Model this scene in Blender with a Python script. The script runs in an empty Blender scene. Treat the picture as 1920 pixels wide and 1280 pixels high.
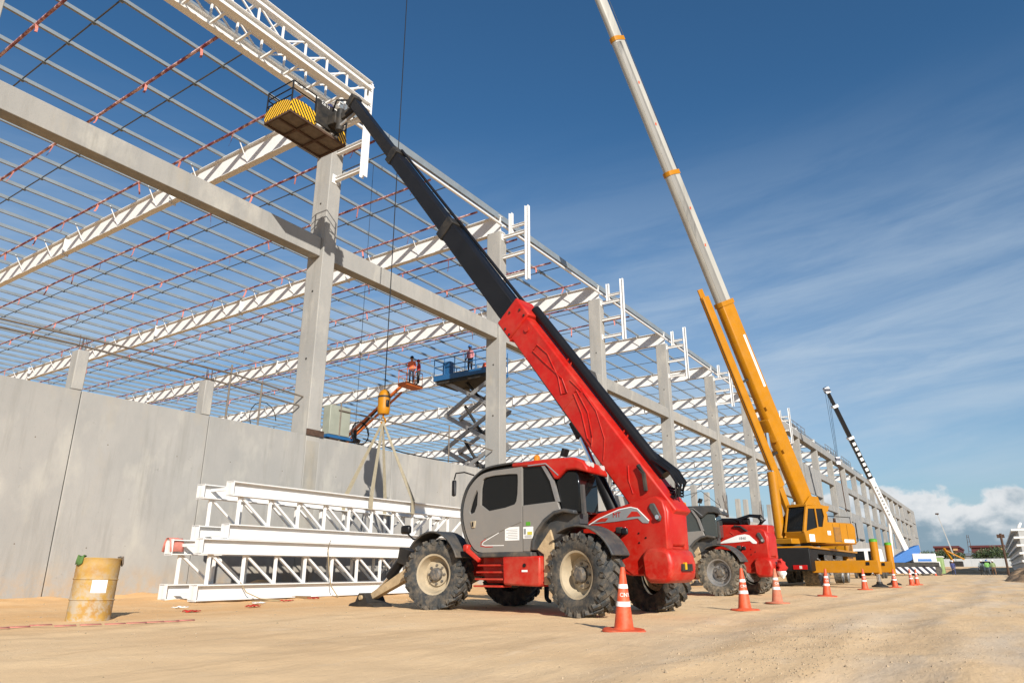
import bpy, bmesh, math, random
from mathutils import Vector, Matrix, noise
R=math.radians
sc=bpy.context.scene
col=sc.collection
rnd=random.Random(7)
# ---------------------------------------------------------------- camera, sky, sun, exposure
YAW,PIT,ROLL=0.583897,0.317539,-0.0020558
fw=Vector((math.cos(YAW)*math.cos(PIT),math.sin(YAW)*math.cos(PIT),math.sin(PIT)))
r0=Vector((math.sin(YAW),-math.cos(YAW),0)); u0=r0.cross(fw)
rt=r0*math.cos(ROLL)+u0*math.sin(ROLL); up=u0*math.cos(ROLL)-r0*math.sin(ROLL)
cd=bpy.data.cameras.new('camera'); cam=bpy.data.objects.new('camera',cd); col.objects.link(cam)
cd.sensor_width=36; cd.lens=1305.6/1920*36; cd.clip_end=6000; cd.clip_start=.05
cam.matrix_world=Matrix(((rt.x,up.x,-fw.x,0),(rt.y,up.y,-fw.y,0),(rt.z,up.z,-fw.z,.66),(0,0,0,1)))
sc.camera=cam
SUN_AZ,SUN_EL=R(50),R(24.5)            # direction the light travels in plan, elevation
sundir=Vector((-math.cos(SUN_AZ)*math.cos(SUN_EL),-math.sin(SUN_AZ)*math.cos(SUN_EL),math.sin(SUN_EL)))
sl=bpy.data.lights.new('sun','SUN'); sl.energy=4.6; sl.angle=R(.5); sl.color=(1,.935,.84)
so=bpy.data.objects.new('sun',sl); col.objects.link(so); so.rotation_euler=sundir.to_track_quat('Z','Y').to_euler()
sc.view_settings.view_transform='Standard'; sc.view_settings.look='None'; sc.view_settings.exposure=.55; sc.view_settings.gamma=1
w=bpy.data.worlds.new('World'); sc.world=w; w.use_nodes=True
nt=w.node_tree; N=nt.nodes; L=nt.links; N.clear()
def nd(t,**k):
    n=N.new(t)
    for a,b in k.items(): setattr(n,a,b)
    return n
def mth(op,a,b=None,clamp=False):
    n=N.new('ShaderNodeMath'); n.operation=op; n.use_clamp=clamp
    for i,s in enumerate((a,b)):
        if s is None: continue
        if isinstance(s,(int,float)): n.inputs[i].default_value=s
        else: L.new(s,n.inputs[i])
    return n.outputs[0]
OFS=8.1
def sky():
    out=nd('ShaderNodeOutputWorld'); bg=nd('ShaderNodeBackground'); bg.inputs[1].default_value=.072
    st=nd('ShaderNodeTexSky',sky_type='NISHITA',sun_disc=False,sun_elevation=SUN_EL,sun_rotation=math.atan2(sundir.x,sundir.y)%(2*math.pi),altitude=0,air_density=1.0,dust_density=.25,ozone_density=3.0)
    tc=nd('ShaderNodeTexCoord'); sp=nd('ShaderNodeSeparateXYZ'); L.new(tc.outputs['Generated'],sp.inputs[0]); dirv=tc.outputs['Generated']
    x,y,z=sp.outputs
    def vec(a,b,c):
        cb=nd('ShaderNodeCombineXYZ')
        for i,q in enumerate((a,b,c)):
            if isinstance(q,(int,float)): cb.inputs[i].default_value=q
            else: L.new(q,cb.inputs[i])
        return cb.outputs[0]
    def noi(v,scale,detail,rough,dist=0):
        n=nd('ShaderNodeTexNoise'); n.inputs['Scale'].default_value=scale; n.inputs['Detail'].default_value=detail; n.inputs['Roughness'].default_value=rough; n.inputs['Distortion'].default_value=dist
        L.new(v,n.inputs['Vector']); return n.outputs['Fac']
    def ramp(f,a,b):
        n=nd('ShaderNodeMapRange'); n.interpolation_type='SMOOTHSTEP'; n.inputs[1].default_value=a; n.inputs[2].default_value=b; L.new(f,n.inputs[0]); return n.outputs[0]
    def mixc(f,A,B,mode='MIX'):
        m=nd('ShaderNodeMix',data_type='RGBA',blend_type=mode)
        for q,i in ((f,'Factor'),(A,'A'),(B,'B')):
            if isinstance(q,(int,float)): m.inputs[i].default_value=q
            elif isinstance(q,tuple): m.inputs[i].default_value=(*q,1)
            else: L.new(q,m.inputs[i])
        return m.outputs['Result']
    base=mixc(1.0,st.outputs[0],mixc(ramp(z,.42,.06),(.52,.90,1.08),(.80,.93,.98)),'MULTIPLY')
    zz=mth('ADD',mth('MAXIMUM',z,0.),.12); px,py=mth('DIVIDE',x,zz),mth('DIVIDE',y,zz)
    # thin high veil: broad soft sheets with finer streaks, thinning out overhead
    zt=mth('SUBTRACT',z,mth('MULTIPLY',mth('SUBTRACT',x,y),.10))
    sheet=ramp(noi(vec(mth('MULTIPLY',x,1.3),mth('ADD',mth('MULTIPLY',y,1.3),OFS),mth('MULTIPLY',zt,4.2)),1.0,4,.5,.2),.30,.60)
    streak=ramp(noi(vec(mth('MULTIPLY',x,2.0),mth('MULTIPLY',y,2.0),mth('MULTIPLY',zt,13)),1.5,7,.62,.35),.30,.72)
    veil=mth('MULTIPLY',mth('MULTIPLY',sheet,mth('ADD',mth('MULTIPLY',streak,.6),.4)),ramp(z,.60,.20))
    base=mixc(mth('MULTIPLY',veil,.75),base,(5.2,6.2,7.2))
    base=mixc(mth('MULTIPLY',ramp(z,.16,-.02),.6),base,(2.7,4.0,5.1))      # paler air near the horizon
    # bank of cumulus low over the horizon, all the way round
    big=noi(vec(mth('MULTIPLY',x,1.0),mth('MULTIPLY',y,1.0),0),5.0,2,.5); fine=noi(vec(x,y,mth('MULTIPLY',z,1.4)),17,8,.55,.15)
    d=mth('SUBTRACT',mth('ADD',mth('ADD',mth('MULTIPLY',big,.15),.012),mth('MULTIPLY',mth('SUBTRACT',fine,.5),.085)),z)
    cov=mth('MULTIPLY',ramp(d,0,.010),.93)
    lit=ramp(mth('ADD',d,mth('MULTIPLY',mth('SUBTRACT',fine,.5),.09)),.060,.006)
    cc=mixc(lit,(2.35,3.35,4.15),(7.6,7.75,7.9))
    base=mixc(cov,base,cc)
    L.new(base,bg.inputs[0]); L.new(bg.outputs[0],out.inputs[0])
sky()
# ---------------------------------------------------------------- materials
MT={}
KEEP={'chrome','glass_dark','glass_tint','reflective','paper','white_steel','white_paint','mud','soil','leaf','concrete','concrete_dark','galv'}
def mat(name,c,rough=.5,metal=0,var=.12,scale=2.0,dust=0,dustc=(.42,.31,.19),bump=0,bscale=30,stretch=(1,1,1),spec=.5,coat=0,c2=None,c2amt=.5,zdust=None):
    """principled material with world-space mottling and, on request, dust / second-colour stains"""
    if name not in KEEP: c=tuple(v*.68 for v in c)
    m=bpy.data.materials.new(name); m.use_nodes=True; n=m.node_tree.nodes; l=m.node_tree.links
    p=n['Principled BSDF']; p.inputs['Roughness'].default_value=rough; p.inputs['Metallic'].default_value=metal
    p.inputs['Specular IOR Level'].default_value=spec; p.inputs['Coat Weight'].default_value=coat
    g=n.new('ShaderNodeNewGeometry'); mp=n.new('ShaderNodeMapping'); mp.inputs['Scale'].default_value=stretch; l.new(g.outputs['Position'],mp.inputs[0])
    def noi(s,d=4,r=.55):
        t=n.new('ShaderNodeTexNoise'); t.inputs['Scale'].default_value=s; t.inputs['Detail'].default_value=d; t.inputs['Roughness'].default_value=r; l.new(mp.outputs[0],t.inputs['Vector']); return t.outputs['Fac']
    def rng(f,a,b,c0,d0):
        t=n.new('ShaderNodeMapRange'); t.inputs[1].default_value=a; t.inputs[2].default_value=b; t.inputs[3].default_value=c0; t.inputs[4].default_value=d0; l.new(f,t.inputs[0]); return t.outputs[0]
    def mix(f,a,b,mode='MIX'):
        t=n.new('ShaderNodeMix'); t.data_type='RGBA'; t.blend_type=mode
        for s,i in ((f,'Factor'),(a,'A'),(b,'B')):
            if isinstance(s,(int,float)): t.inputs[i].default_value=s
            elif isinstance(s,tuple): t.inputs[i].default_value=(*s,1)
            else: l.new(s,t.inputs[i])
        return t.outputs['Result']
    base=noi(scale)
    cr=mix(rng(base,.3,.7,0,1),tuple(v*(1-var) for v in c),tuple(min(1,v*(1+var)) for v in c))
    if c2: cr=mix(rng(noi(scale*.6,6,.65),.5,.72,0,c2amt),cr,c2)
    if dust:
        f=rng(noi(scale*1.7,6,.7),.42,.75,0,dust)
        if zdust:
            sp=n.new('ShaderNodeSeparateXYZ'); l.new(g.outputs['Position'],sp.inputs[0])
            mm=n.new('ShaderNodeMath'); mm.operation='MULTIPLY'; l.new(f,mm.inputs[0]); l.new(rng(sp.outputs[2],zdust,0,.25,1.6),mm.inputs[1]); mm.use_clamp=True; f=mm.outputs[0]
        cr=mix(f,cr,dustc); l.new(rng(f,0,1,rough,.9),p.inputs['Roughness'])
    l.new(cr,p.inputs['Base Color'])
    if bump:
        b=n.new('ShaderNodeBump'); b.inputs['Strength'].default_value=bump; b.inputs['Distance'].default_value=.02; l.new(noi(bscale,5,.6),b.inputs['Height']); l.new(b.outputs[0],p.inputs['Normal'])
    MT[name]=m; return m
def concmat(name,c):
    m=bpy.data.materials.new(name); m.use_nodes=True; n=m.node_tree.nodes; l=m.node_tree.links; p=n['Principled BSDF']; p.inputs['Roughness'].default_value=.9; p.inputs['Specular IOR Level'].default_value=.25
    g=n.new('ShaderNodeNewGeometry'); oi=n.new('ShaderNodeObjectInfo')
    def noi(s,st,d=5,r=.6):
        mp=n.new('ShaderNodeMapping'); mp.inputs['Scale'].default_value=st; l.new(g.outputs['Position'],mp.inputs[0])
        ad=n.new('ShaderNodeVectorMath'); ad.operation='ADD'; l.new(mp.outputs[0],ad.inputs[0]); cb=n.new('ShaderNodeCombineXYZ'); mu=n.new('ShaderNodeMath'); mu.operation='MULTIPLY'; mu.inputs[1].default_value=37; l.new(oi.outputs['Random'],mu.inputs[0]); l.new(mu.outputs[0],cb.inputs[0]); l.new(cb.outputs[0],ad.inputs[1])
        t=n.new('ShaderNodeTexNoise'); t.inputs['Scale'].default_value=s; t.inputs['Detail'].default_value=d; t.inputs['Roughness'].default_value=r; l.new(ad.outputs[0],t.inputs['Vector']); return t.outputs['Fac']
    def rng(f,a,b,c0=0,d0=1):
        t=n.new('ShaderNodeMapRange'); t.inputs[1].default_value=a; t.inputs[2].default_value=b; t.inputs[3].default_value=c0; t.inputs[4].default_value=d0; l.new(f,t.inputs[0]); return t.outputs[0]
    def mix(f,a,b):
        t=n.new('ShaderNodeMix'); t.data_type='RGBA'
        for q,i in ((f,'Factor'),(a,'A'),(b,'B')):
            if isinstance(q,tuple): t.inputs[i].default_value=(*q,1)
            else: l.new(q,t.inputs[i])
        return t.outputs['Result']
    k=lambda f:tuple(v*f for v in c)
    q=mix(rng(oi.outputs['Random'],0,1),k(.93),k(1.07))
    q=mix(rng(noi(.7,(1,1,.6),6,.62),.36,.66,0,.75),q,(c[0]*.80,c[1]*.82,c[2]*.84))        # broad grey clouding
    q=mix(rng(noi(1.1,(1,1,.5),5,.6),.52,.72,0,.7),q,(c[0]*1.34,c[1]*1.32,c[2]*1.25))      # pale bloom
    q=mix(rng(noi(2.6,(1.4,1.4,.13),5,.65),.52,.74,0,.5),q,(c[0]*.66,c[1]*.66,c[2]*.64))    # run-down streaks
    q=mix(rng(noi(.9,(1.2,1.2,.4),4,.6),.58,.75,0,.45),q,(c[0]*1.1,c[1]*.98,c[2]*.78))       # faint ochre stain
    q=mix(rng(noi(7,(1,1,1),4,.7),.66,.74,0,.5),q,k(.6))
    sp=n.new('ShaderNodeSeparateXYZ'); l.new(g.outputs['Position'],sp.inputs[0]); ms=n.new('ShaderNodeMath'); ms.operation='MULTIPLY'; l.new(rng(sp.outputs[2],.9,.15),ms.inputs[0]); l.new(rng(noi(3.2,(1,1,.7),6,.7),.40,.62,0,.8),ms.inputs[1]); q=mix(ms.outputs[0],q,(.42,.29,.17))   # splashed sand
    l.new(q,p.inputs['Base Color'])
    b=n.new('ShaderNodeBump'); b.inputs['Strength'].default_value=.3; b.inputs['Distance'].default_value=.015; l.new(noi(18,(1,1,1),7,.7),b.inputs['Height']); l.new(b.outputs[0],p.inputs['Normal']); MT[name]=m
concmat('concrete',(.325,.315,.295)); concmat('concrete_dark',(.275,.272,.265)); concmat('concrete_rough',(.31,.295,.265))
mat('white_steel',(.70,.70,.69),.45,var=.03,scale=3,dust=.14,dustc=(.6,.56,.5))
mat('galv',(.24,.275,.30),.45,metal=.25,var=.10,scale=2)
mat('rod_steel',(.12,.125,.13),.5,metal=.4)
mat('red',(.60,.016,.008),.40,var=.06,spec=.3,scale=2,dust=.32,dustc=(.50,.26,.16),zdust=1.3)
mat('red_clean',(.62,.016,.009),.40,var=.10,spec=.3,scale=2,dust=.30,dustc=(.42,.13,.08))
mat('grey_body',(.30,.285,.265),.4,var=.05,coat=.2,dust=.25,zdust=1.6)
mat('dark_plastic',(.055,.06,.065),.6,var=.15,dust=.35,zdust=1.9)
mat('rubber',(.045,.05,.053),.85,var=.25,scale=5,dust=.55,dustc=(.27,.21,.14))
mat('rubber_muddy',(.10,.095,.08),.9,var=.25,scale=5,dust=.9,dustc=(.33,.26,.18))
mat('rim_cream',(.55,.46,.32),.6,var=.12,scale=8,dust=.4)
mat('rim_silver',(.42,.42,.42),.4,metal=.5,scale=8,dust=.35)
mat('hub',(.10,.10,.10),.6,dust=.55,scale=9)
mat('black_steel',(.014,.014,.016),.38,var=.2,spec=.25)
mat('black_dirty',(.025,.025,.025),.6,var=.2,dust=.3,dustc=(.16,.125,.085),spec=.3)
mat('crane_black',(.010,.010,.011),.6,var=.3,spec=.25)
mat('chrome',(.75,.76,.78),.12,metal=1,var=.02)
mat('glass_dark',(.008,.009,.010),.05,var=.05,spec=.22)
mat('glass_tint',(.05,.06,.06),.06,var=.05,spec=.5)
mat('mud',(.42,.31,.18),.95,var=.2,scale=9,bump=.4)
mat('yellow',(.60,.245,.003),.42,var=.07,spec=.28,scale=2,dust=.28,dustc=(.36,.20,.06))
mat('yellow_plain',(.85,.50,.01),.5,var=.08,scale=6)
mat('boom_white',(.56,.55,.50),.42,var=.06,scale=1.4,c2=(.13,.12,.11),c2amt=.55,stretch=(1,1,.25))
mat('grease',(.30,.29,.265),.5,var=.1,scale=1.2,c2=(.03,.028,.025),c2amt=1.0,stretch=(1.5,1.5,.35))
mat('orange',(.85,.10,.025),.55,var=.12,scale=6,dust=.40,dustc=(.62,.26,.15))
mat('orange_dusty',(.72,.20,.11),.75,var=.1,scale=6,dust=.5)
mat('lift_orange',(.72,.16,.02),.45)
mat('reflective',(.80,.80,.78),.4,var=.06,scale=12)
mat('sling',(.46,.40,.28),.9,var=.1,scale=12)
mat('rope',(.42,.32,.18),.95)
mat('rust',(.10,.055,.035),.9,var=.3,scale=8)
mat('pipe_brown',(.25,.21,.17),.7,metal=.2,var=.2,scale=6)
mat('blue',(.02,.13,.33),.4,var=.08)
mat('crane_blue',(.015,.17,.55),.4,var=.08)
mat('white_paint',(.75,.75,.73),.45,var=.04)
mat('drum_yellow',(.60,.36,.08),.75,var=.15,scale=4,dust=2.0,zdust=.8,dustc=(.38,.31,.22),c2=(.28,.12,.04),c2amt=.7)
mat('cabinet',(.40,.42,.34),.5)
mat('pink_cloth',(.72,.25,.2),.9,var=.2,scale=15)
mat('red_cloth',(.65,.03,.02),.9,var=.2,scale=15)
mat('green_cloth',(.12,.24,.06),.9)
mat('amber',(.85,.28,.01),.2)
mat('lamp_red',(.5,.01,.01),.2)
mat('lens',(.7,.7,.68),.1)
mat('paper',(.78,.78,.76),.7,var=.03)
mat('print_grey',(.33,.34,.35),.6)
mat('print_yellow',(.8,.72,.08),.6)
mat('sticker_green',(.12,.45,.03),.5)
mat('wood',(.30,.19,.09),.85,var=.25,scale=9,stretch=(1,6,6))
mat('plank_grey',(.20,.155,.115),.9,var=.25,scale=6)
mat('cloth_navy',(.03,.035,.12),.9)
mat('maroon',(.20,.045,.05),.6,scale=.8)
mat('shed_grey',(.30,.31,.31),.6,var=.06,scale=.3)
mat('shed_red',(.14,.03,.03),.6,var=.1,scale=.3)
mat('fence_white',(.62,.66,.68),.5,var=.05,scale=.5)
mat('cladding',(.62,.63,.62),.5,metal=.1,var=.08,scale=.7)
mat('soil',(.52,.32,.16),.95,var=.25,scale=2.5,bump=.8,bscale=9)
mat('pebble',(.52,.39,.25),.95,var=.45,scale=30)
mat('bark',(.10,.07,.045),.9)
mat('light_green',(.35,.50,.20),.6)
def leafmat():
    m=mat('leaf',(.055,.085,.03),.6,var=.45,scale=.8); return m
leafmat()
def striped(name,ca,cb,direction,freq,rough=.5,duty=.5):
    m=bpy.data.materials.new(name); m.use_nodes=True; n=m.node_tree.nodes; l=m.node_tree.links; p=n['Principled BSDF']; p.inputs['Roughness'].default_value=rough
    t=n.new('ShaderNodeTexCoord'); d=n.new('ShaderNodeVectorMath'); d.operation='DOT_PRODUCT'; d.inputs[1].default_value=direction; l.new(t.outputs['Object'],d.inputs[0])
    a=n.new('ShaderNodeMath'); a.operation='MULTIPLY'; a.inputs[1].default_value=freq; l.new(d.outputs['Value'],a.inputs[0])
    b=n.new('ShaderNodeMath'); b.operation='FRACT'; l.new(a.outputs[0],b.inputs[0])
    c=n.new('ShaderNodeMath'); c.operation='LESS_THAN'; c.inputs[1].default_value=duty; l.new(b.outputs[0],c.inputs[0])
    x=n.new('ShaderNodeMix'); x.data_type='RGBA'; x.inputs['A'].default_value=(*ca,1); x.inputs['B'].default_value=(*cb,1); l.new(c.outputs[0],x.inputs['Factor']); l.new(x.outputs['Result'],p.inputs['Base Color'])
    MT[name]=m
striped('hazard_y',(.85,.48,.01),(.012,.012,.012),(1,.35,.75),7.5)
striped('hazard_x',(.85,.48,.01),(.012,.012,.012),(.5,1,.75),7.5)
striped('hazard_rw',(.75,.45,.02),(.35,.02,.02),(0,1,1),3.5)
striped('hazard_bw',(.75,.76,.78),(.03,.035,.06),(.0,1,-.9),1.4)
def tapemat():
    m=bpy.data.materials.new('tape'); m.use_nodes=True; n=m.node_tree.nodes; l=m.node_tree.links; p=n['Principled BSDF']; p.inputs['Roughness'].default_value=.6
    g=n.new('ShaderNodeNewGeometry'); mp=n.new('ShaderNodeMapping'); mp.inputs['Scale'].default_value=(2,1.6,2); l.new(g.outputs['Position'],mp.inputs[0])
    t=n.new('ShaderNodeTexNoise'); t.inputs['Scale'].default_value=1.7; t.inputs['Detail'].default_value=5; t.inputs['Roughness'].default_value=.75; l.new(mp.outputs[0],t.inputs['Vector'])
    r=n.new('ShaderNodeValToRGB'); e=r.color_ramp.elements; e[0].position=.40; e[0].color=(.16,.015,.03,1); e[1].position=.60; e[1].color=(.66,.46,.44,1)
    k=r.color_ramp.elements.new(.50); k.color=(.32,.13,.13,1)
    l.new(t.outputs['Fac'],r.inputs[0]); l.new(r.outputs[0],p.inputs['Base Color']); MT['tape']=m
tapemat()
def groundmat():
    m=bpy.data.materials.new('sand'); m.use_nodes=True; n=m.node_tree.nodes; l=m.node_tree.links; p=n['Principled BSDF']; p.inputs['Roughness'].default_value=.95; p.inputs['Specular IOR Level'].default_value=.15
    g=n.new('ShaderNodeNewGeometry')
    def noi(s,st,d=5,r=.6,rot=0,dist=0):
        mp=n.new('ShaderNodeMapping'); mp.inputs['Scale'].default_value=st; mp.inputs['Rotation'].default_value=(0,0,rot); l.new(g.outputs['Position'],mp.inputs[0])
        t=n.new('ShaderNodeTexNoise'); t.inputs['Scale'].default_value=s; t.inputs['Detail'].default_value=d; t.inputs['Roughness'].default_value=r; t.inputs['Distortion'].default_value=dist; l.new(mp.outputs[0],t.inputs['Vector']); return t.outputs['Fac']
    def rng(f,a,b,c=0,d=1):
        t=n.new('ShaderNodeMapRange'); t.inputs[1].default_value=a; t.inputs[2].default_value=b; t.inputs[3].default_value=c; t.inputs[4].default_value=d; l.new(f,t.inputs[0]); return t.outputs[0]
    def mix(f,a,b):
        t=n.new('ShaderNodeMix'); t.data_type='RGBA'
        for s,i in ((f,'Factor'),(a,'A'),(b,'B')):
            if isinstance(s,(int,float)): t.inputs[i].default_value=s
            elif isinstance(s,tuple): t.inputs[i].default_value=(*s,1)
            else: l.new(s,t.inputs[i])
        return t.outputs['Result']
    def mul(a,b):
        t=n.new('ShaderNodeMath'); t.operation='MULTIPLY'
        for i,s in enumerate((a,b)):
            if isinstance(s,(int,float)): t.inputs[i].default_value=s
            else: l.new(s,t.inputs[i])
        return t.outputs[0]
    c=mix(rng(noi(.5,(1,1,1)),.3,.7),(.72,.49,.27),(.80,.57,.33))
    c=mix(mul(rng(noi(.9,(.25,1.6,1),6,.65,.12,.8),.52,.72),.8),c,(.50,.335,.185))      # wheel-rolled darker streaks along the road
    c=mix(mul(rng(noi(1.3,(.5,1.5,1),6,.7,.1),.56,.70),.55),c,(.78,.60,.40))           # pale scuffed dust
    sp=n.new('ShaderNodeSeparateXYZ'); l.new(g.outputs['Position'],sp.inputs[0])
    road=mul(rng(sp.outputs[1],4.2,.5),rng(sp.outputs[1],-7,-2))
    c=mix(mul(mul(rng(noi(.55,(.35,1.6,1),5,.6,.08),.45,.62),road),.6),c,(.60,.52,.42))   # greyish gravel worn into the road
    def tri(c0,w):
        a=n.new('ShaderNodeMath'); a.operation='SUBTRACT'; l.new(sp.outputs[1],a.inputs[0]); wob=n.new('ShaderNodeMath'); wob.operation='MULTIPLY_ADD'; l.new(noi(.12,(1,0,0),2,.5),wob.inputs[0]); wob.inputs[1].default_value=2.2; wob.inputs[2].default_value=c0-1.1; l.new(wob.outputs[0],a.inputs[1])
        b=n.new('ShaderNodeMath'); b.operation='ABSOLUTE'; l.new(a.outputs[0],b.inputs[0]); return rng(b.outputs[0],w,w*.45)
    for c0,w in ((2.7,.42),(.75,.45),(-1.1,.4)):
        c=mix(mul(mul(tri(c0,w),rng(noi(2.2,(.5,1.6,1),6,.7),.35,.65)),.5),c,(.47,.335,.205))
    wall=rng(sp.outputs[1],8.6,11.5)
    c=mix(mul(wall,rng(noi(.8,(1,1,1)),.3,.6,.35,.9)),c,(.70,.41,.18))                  # loose orange sand towards the wall
    c=mix(mul(rng(noi(16,(1,1,1),3,.7),.64,.76),.35),c,(.42,.30,.18))
    l.new(c,p.inputs['Base Color'])
    b=n.new('ShaderNodeBump'); b.inputs['Strength'].default_value=.45; b.inputs['Distance'].default_value=.03; l.new(noi(11,(.6,1.3,1),8,.72),b.inputs['Height']); l.new(b.outputs[0],p.inputs['Normal'])
    MT['sand']=m
groundmat()
def personmat(name,shirt,trouser):
    m=bpy.data.materials.new(name); m.use_nodes=True; n=m.node_tree.nodes; l=m.node_tree.links; p=n['Principled BSDF']; p.inputs['Roughness'].default_value=.85
    t=n.new('ShaderNodeTexCoord'); s=n.new('ShaderNodeSeparateXYZ'); l.new(t.outputs['Object'],s.inputs[0])
    r=n.new('ShaderNodeValToRGB'); r.color_ramp.interpolation='CONSTANT'; d=n.new('ShaderNodeMath'); d.operation='DIVIDE'; d.inputs[1].default_value=2; l.new(s.outputs[2],d.inputs[0]); l.new(d.outputs[0],r.inputs[0])
    e=r.color_ramp.elements; e[0].position=0; e[0].color=(.02,.018,.016,1); e[1].position=.05; e[1].color=(*trouser,1)
    for q,c in ((.48,shirt),(.74,(.30,.17,.11))): k=e.new(q); k.color=(*c,1)
    l.new(r.outputs[0],p.inputs['Base Color']); MT[name]=m
# ---------------------------------------------------------------- mesh helpers
def V(*a): return Vector(a)
class MB:
    def __init__(s): s.v=[]; s.f=[]
    def add(s,vs,fs):
        o=len(s.v); s.v+=[tuple(p) for p in vs]; s.f+=[tuple(i+o for i in f) for f in fs]; return s
    def box(s,c,d,rot=None):
        x,y,z=[q/2 for q in d]; P=[V(a*x,b*y,e*z) for a,b,e in ((-1,-1,-1),(1,-1,-1),(1,1,-1),(-1,1,-1),(-1,-1,1),(1,-1,1),(1,1,1),(-1,1,1))]
        if rot is not None: P=[rot@p for p in P]
        return s.add([p+V(*c) for p in P],[(0,3,2,1),(4,5,6,7),(0,1,5,4),(1,2,6,5),(2,3,7,6),(3,0,4,7)])
    def ab(s,a,b): return s.box([(i+j)/2 for i,j in zip(a,b)],[abs(j-i) for i,j in zip(a,b)])
    def beam(s,a,b,w,h,upv=(0,0,1),w2=None,h2=None):
        a,b=V(*a),V(*b); d=(b-a).normalized(); u=V(*upv)
        if abs(d.dot(u))>.98: u=V(0,1,0) if abs(d.y)<.9 else V(1,0,0)
        x=d.cross(u).normalized(); u=x.cross(d); w2=w if w2 is None else w2; h2=h if h2 is None else h2
        P=[a+x*i*w/2+u*j*h/2 for i,j in ((-1,-1),(1,-1),(1,1),(-1,1))]+[b+x*i*w2/2+u*j*h2/2 for i,j in ((-1,-1),(1,-1),(1,1),(-1,1))]
        return s.add(P,[(0,1,2,3),(7,6,5,4),(0,4,5,1),(1,5,6,2),(2,6,7,3),(3,7,4,0)])
    def isec(s,a,b,bw,d,tf=.02,tw=.015,upv=(0,0,1)):
        a,b=V(*a),V(*b); dr=(b-a).normalized(); u=V(*upv); x=dr.cross(u).normalized(); u=x.cross(dr)
        s.beam(a+u*(d/2-tf/2),b+u*(d/2-tf/2),bw,tf,u); s.beam(a-u*(d/2-tf/2),b-u*(d/2-tf/2),bw,tf,u)
        return s.beam(a,b,tw,d-2*tf+.002,u)
    def tube(s,a,b,r,r2=None,n=10,cap=True):
        a,b=V(*a),V(*b); r2=r if r2 is None else r2; d=(b-a).normalized(); u=V(0,0,1) if abs(d.z)<.9 else V(1,0,0); x=d.cross(u).normalized(); y=x.cross(d)
        P=[]; 
        for c,q in ((a,r),(b,r2)): P+=[c+(x*math.cos(t*2*math.pi/n)+y*math.sin(t*2*math.pi/n))*q for t in range(n)]
        F=[(i,(i+1)%n,n+(i+1)%n,n+i) for i in range(n)]
        if cap: F+=[tuple(range(n-1,-1,-1)),tuple(range(n,2*n))]
        return s.add(P,F)
    def pipe(s,pts,r,n=6):
        pts=[V(*p) for p in pts]; P=[]; u=V(0,0,1)
        for i,p in enumerate(pts):
            d=(pts[min(i+1,len(pts)-1)]-pts[max(i-1,0)]).normalized(); k=u if abs(d.dot(u))<.95 else V(1,.2,0); x=d.cross(k).normalized(); y=x.cross(d)
            P+=[p+(x*math.cos(t*2*math.pi/n)+y*math.sin(t*2*math.pi/n))*r for t in range(n)]
        F=[(k*n+i,k*n+(i+1)%n,(k+1)*n+(i+1)%n,(k+1)*n+i) for k in range(len(pts)-1) for i in range(n)]+[tuple(range(n-1,-1,-1)),tuple(range((len(pts)-1)*n,len(pts)*n))]
        return s.add(P,F)
    def lathe(s,prof,c=(0,0,0),axis='z',n=20,cap=True):
        P=[];c=V(*c)
        for r,z in prof:
            for t in range(n):
                a=2*math.pi*t/n; q=(r*math.cos(a),r*math.sin(a),z)
                if axis=='x': q=(z,q[0],q[1])
                elif axis=='y': q=(q[0],z,q[1])
                P.append(V(*q)+c)
        F=[(k*n+i,k*n+(i+1)%n,(k+1)*n+(i+1)%n,(k+1)*n+i) for k in range(len(prof)-1) for i in range(n)]
        if cap and prof[0][0]>1e-4: F.append(tuple(range(n-1,-1,-1)))
        if cap and prof[-1][0]>1e-4: F.append(tuple(range((len(prof)-1)*n,len(prof)*n)))
        return s.add(P,F)
    def px(s,poly,x0,x1):
        """polygon in (y,z) extruded along x"""
        n=len(poly); P=[(x0,y,z) for y,z in poly]+[(x1,y,z) for y,z in poly]
        return s.add(P,[tuple(range(n)),tuple(range(2*n-1,n-1,-1))]+[(i,n+i,n+(i+1)%n,(i+1)%n) for i in range(n)])
    def py(s,poly,y0,y1):
        n=len(poly); P=[(x,y0,z) for x,z in poly]+[(x,y1,z) for x,z in poly]
        return s.add(P,[tuple(range(n)),tuple(range(2*n-1,n-1,-1))]+[(i,n+i,n+(i+1)%n,(i+1)%n) for i in range(n)])
    def band(s,pts,t,x0,x1):
        """curved strip in (y,z) of thickness t, from x0 to x1"""
        o=[];
        for i,p in enumerate(pts):
            a=pts[max(i-1,0)];b=pts[min(i+1,len(pts)-1)]; d=V(b[0]-a[0],b[1]-a[1]).normalized(); o.append((p[0]-d.y*t,p[1]+d.x*t))
        n=len(pts); P=[]
        for x in (x0,x1): P+=[(x,*p) for p in pts]+[(x,*p) for p in o]
        F=[]
        for i in range(n-1):
            F+=[(i,i+1,2*n+i+1,2*n+i),(n+i,3*n+i,3*n+i+1,n+i+1),(i,n+i,n+i+1,i+1),(2*n+i,2*n+i+1,3*n+i+1,3*n+i)]
        F+=[(0,2*n,3*n,n),(n-1,2*n-1,4*n-1,3*n-1)]
        return s.add(P,F)
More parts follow.
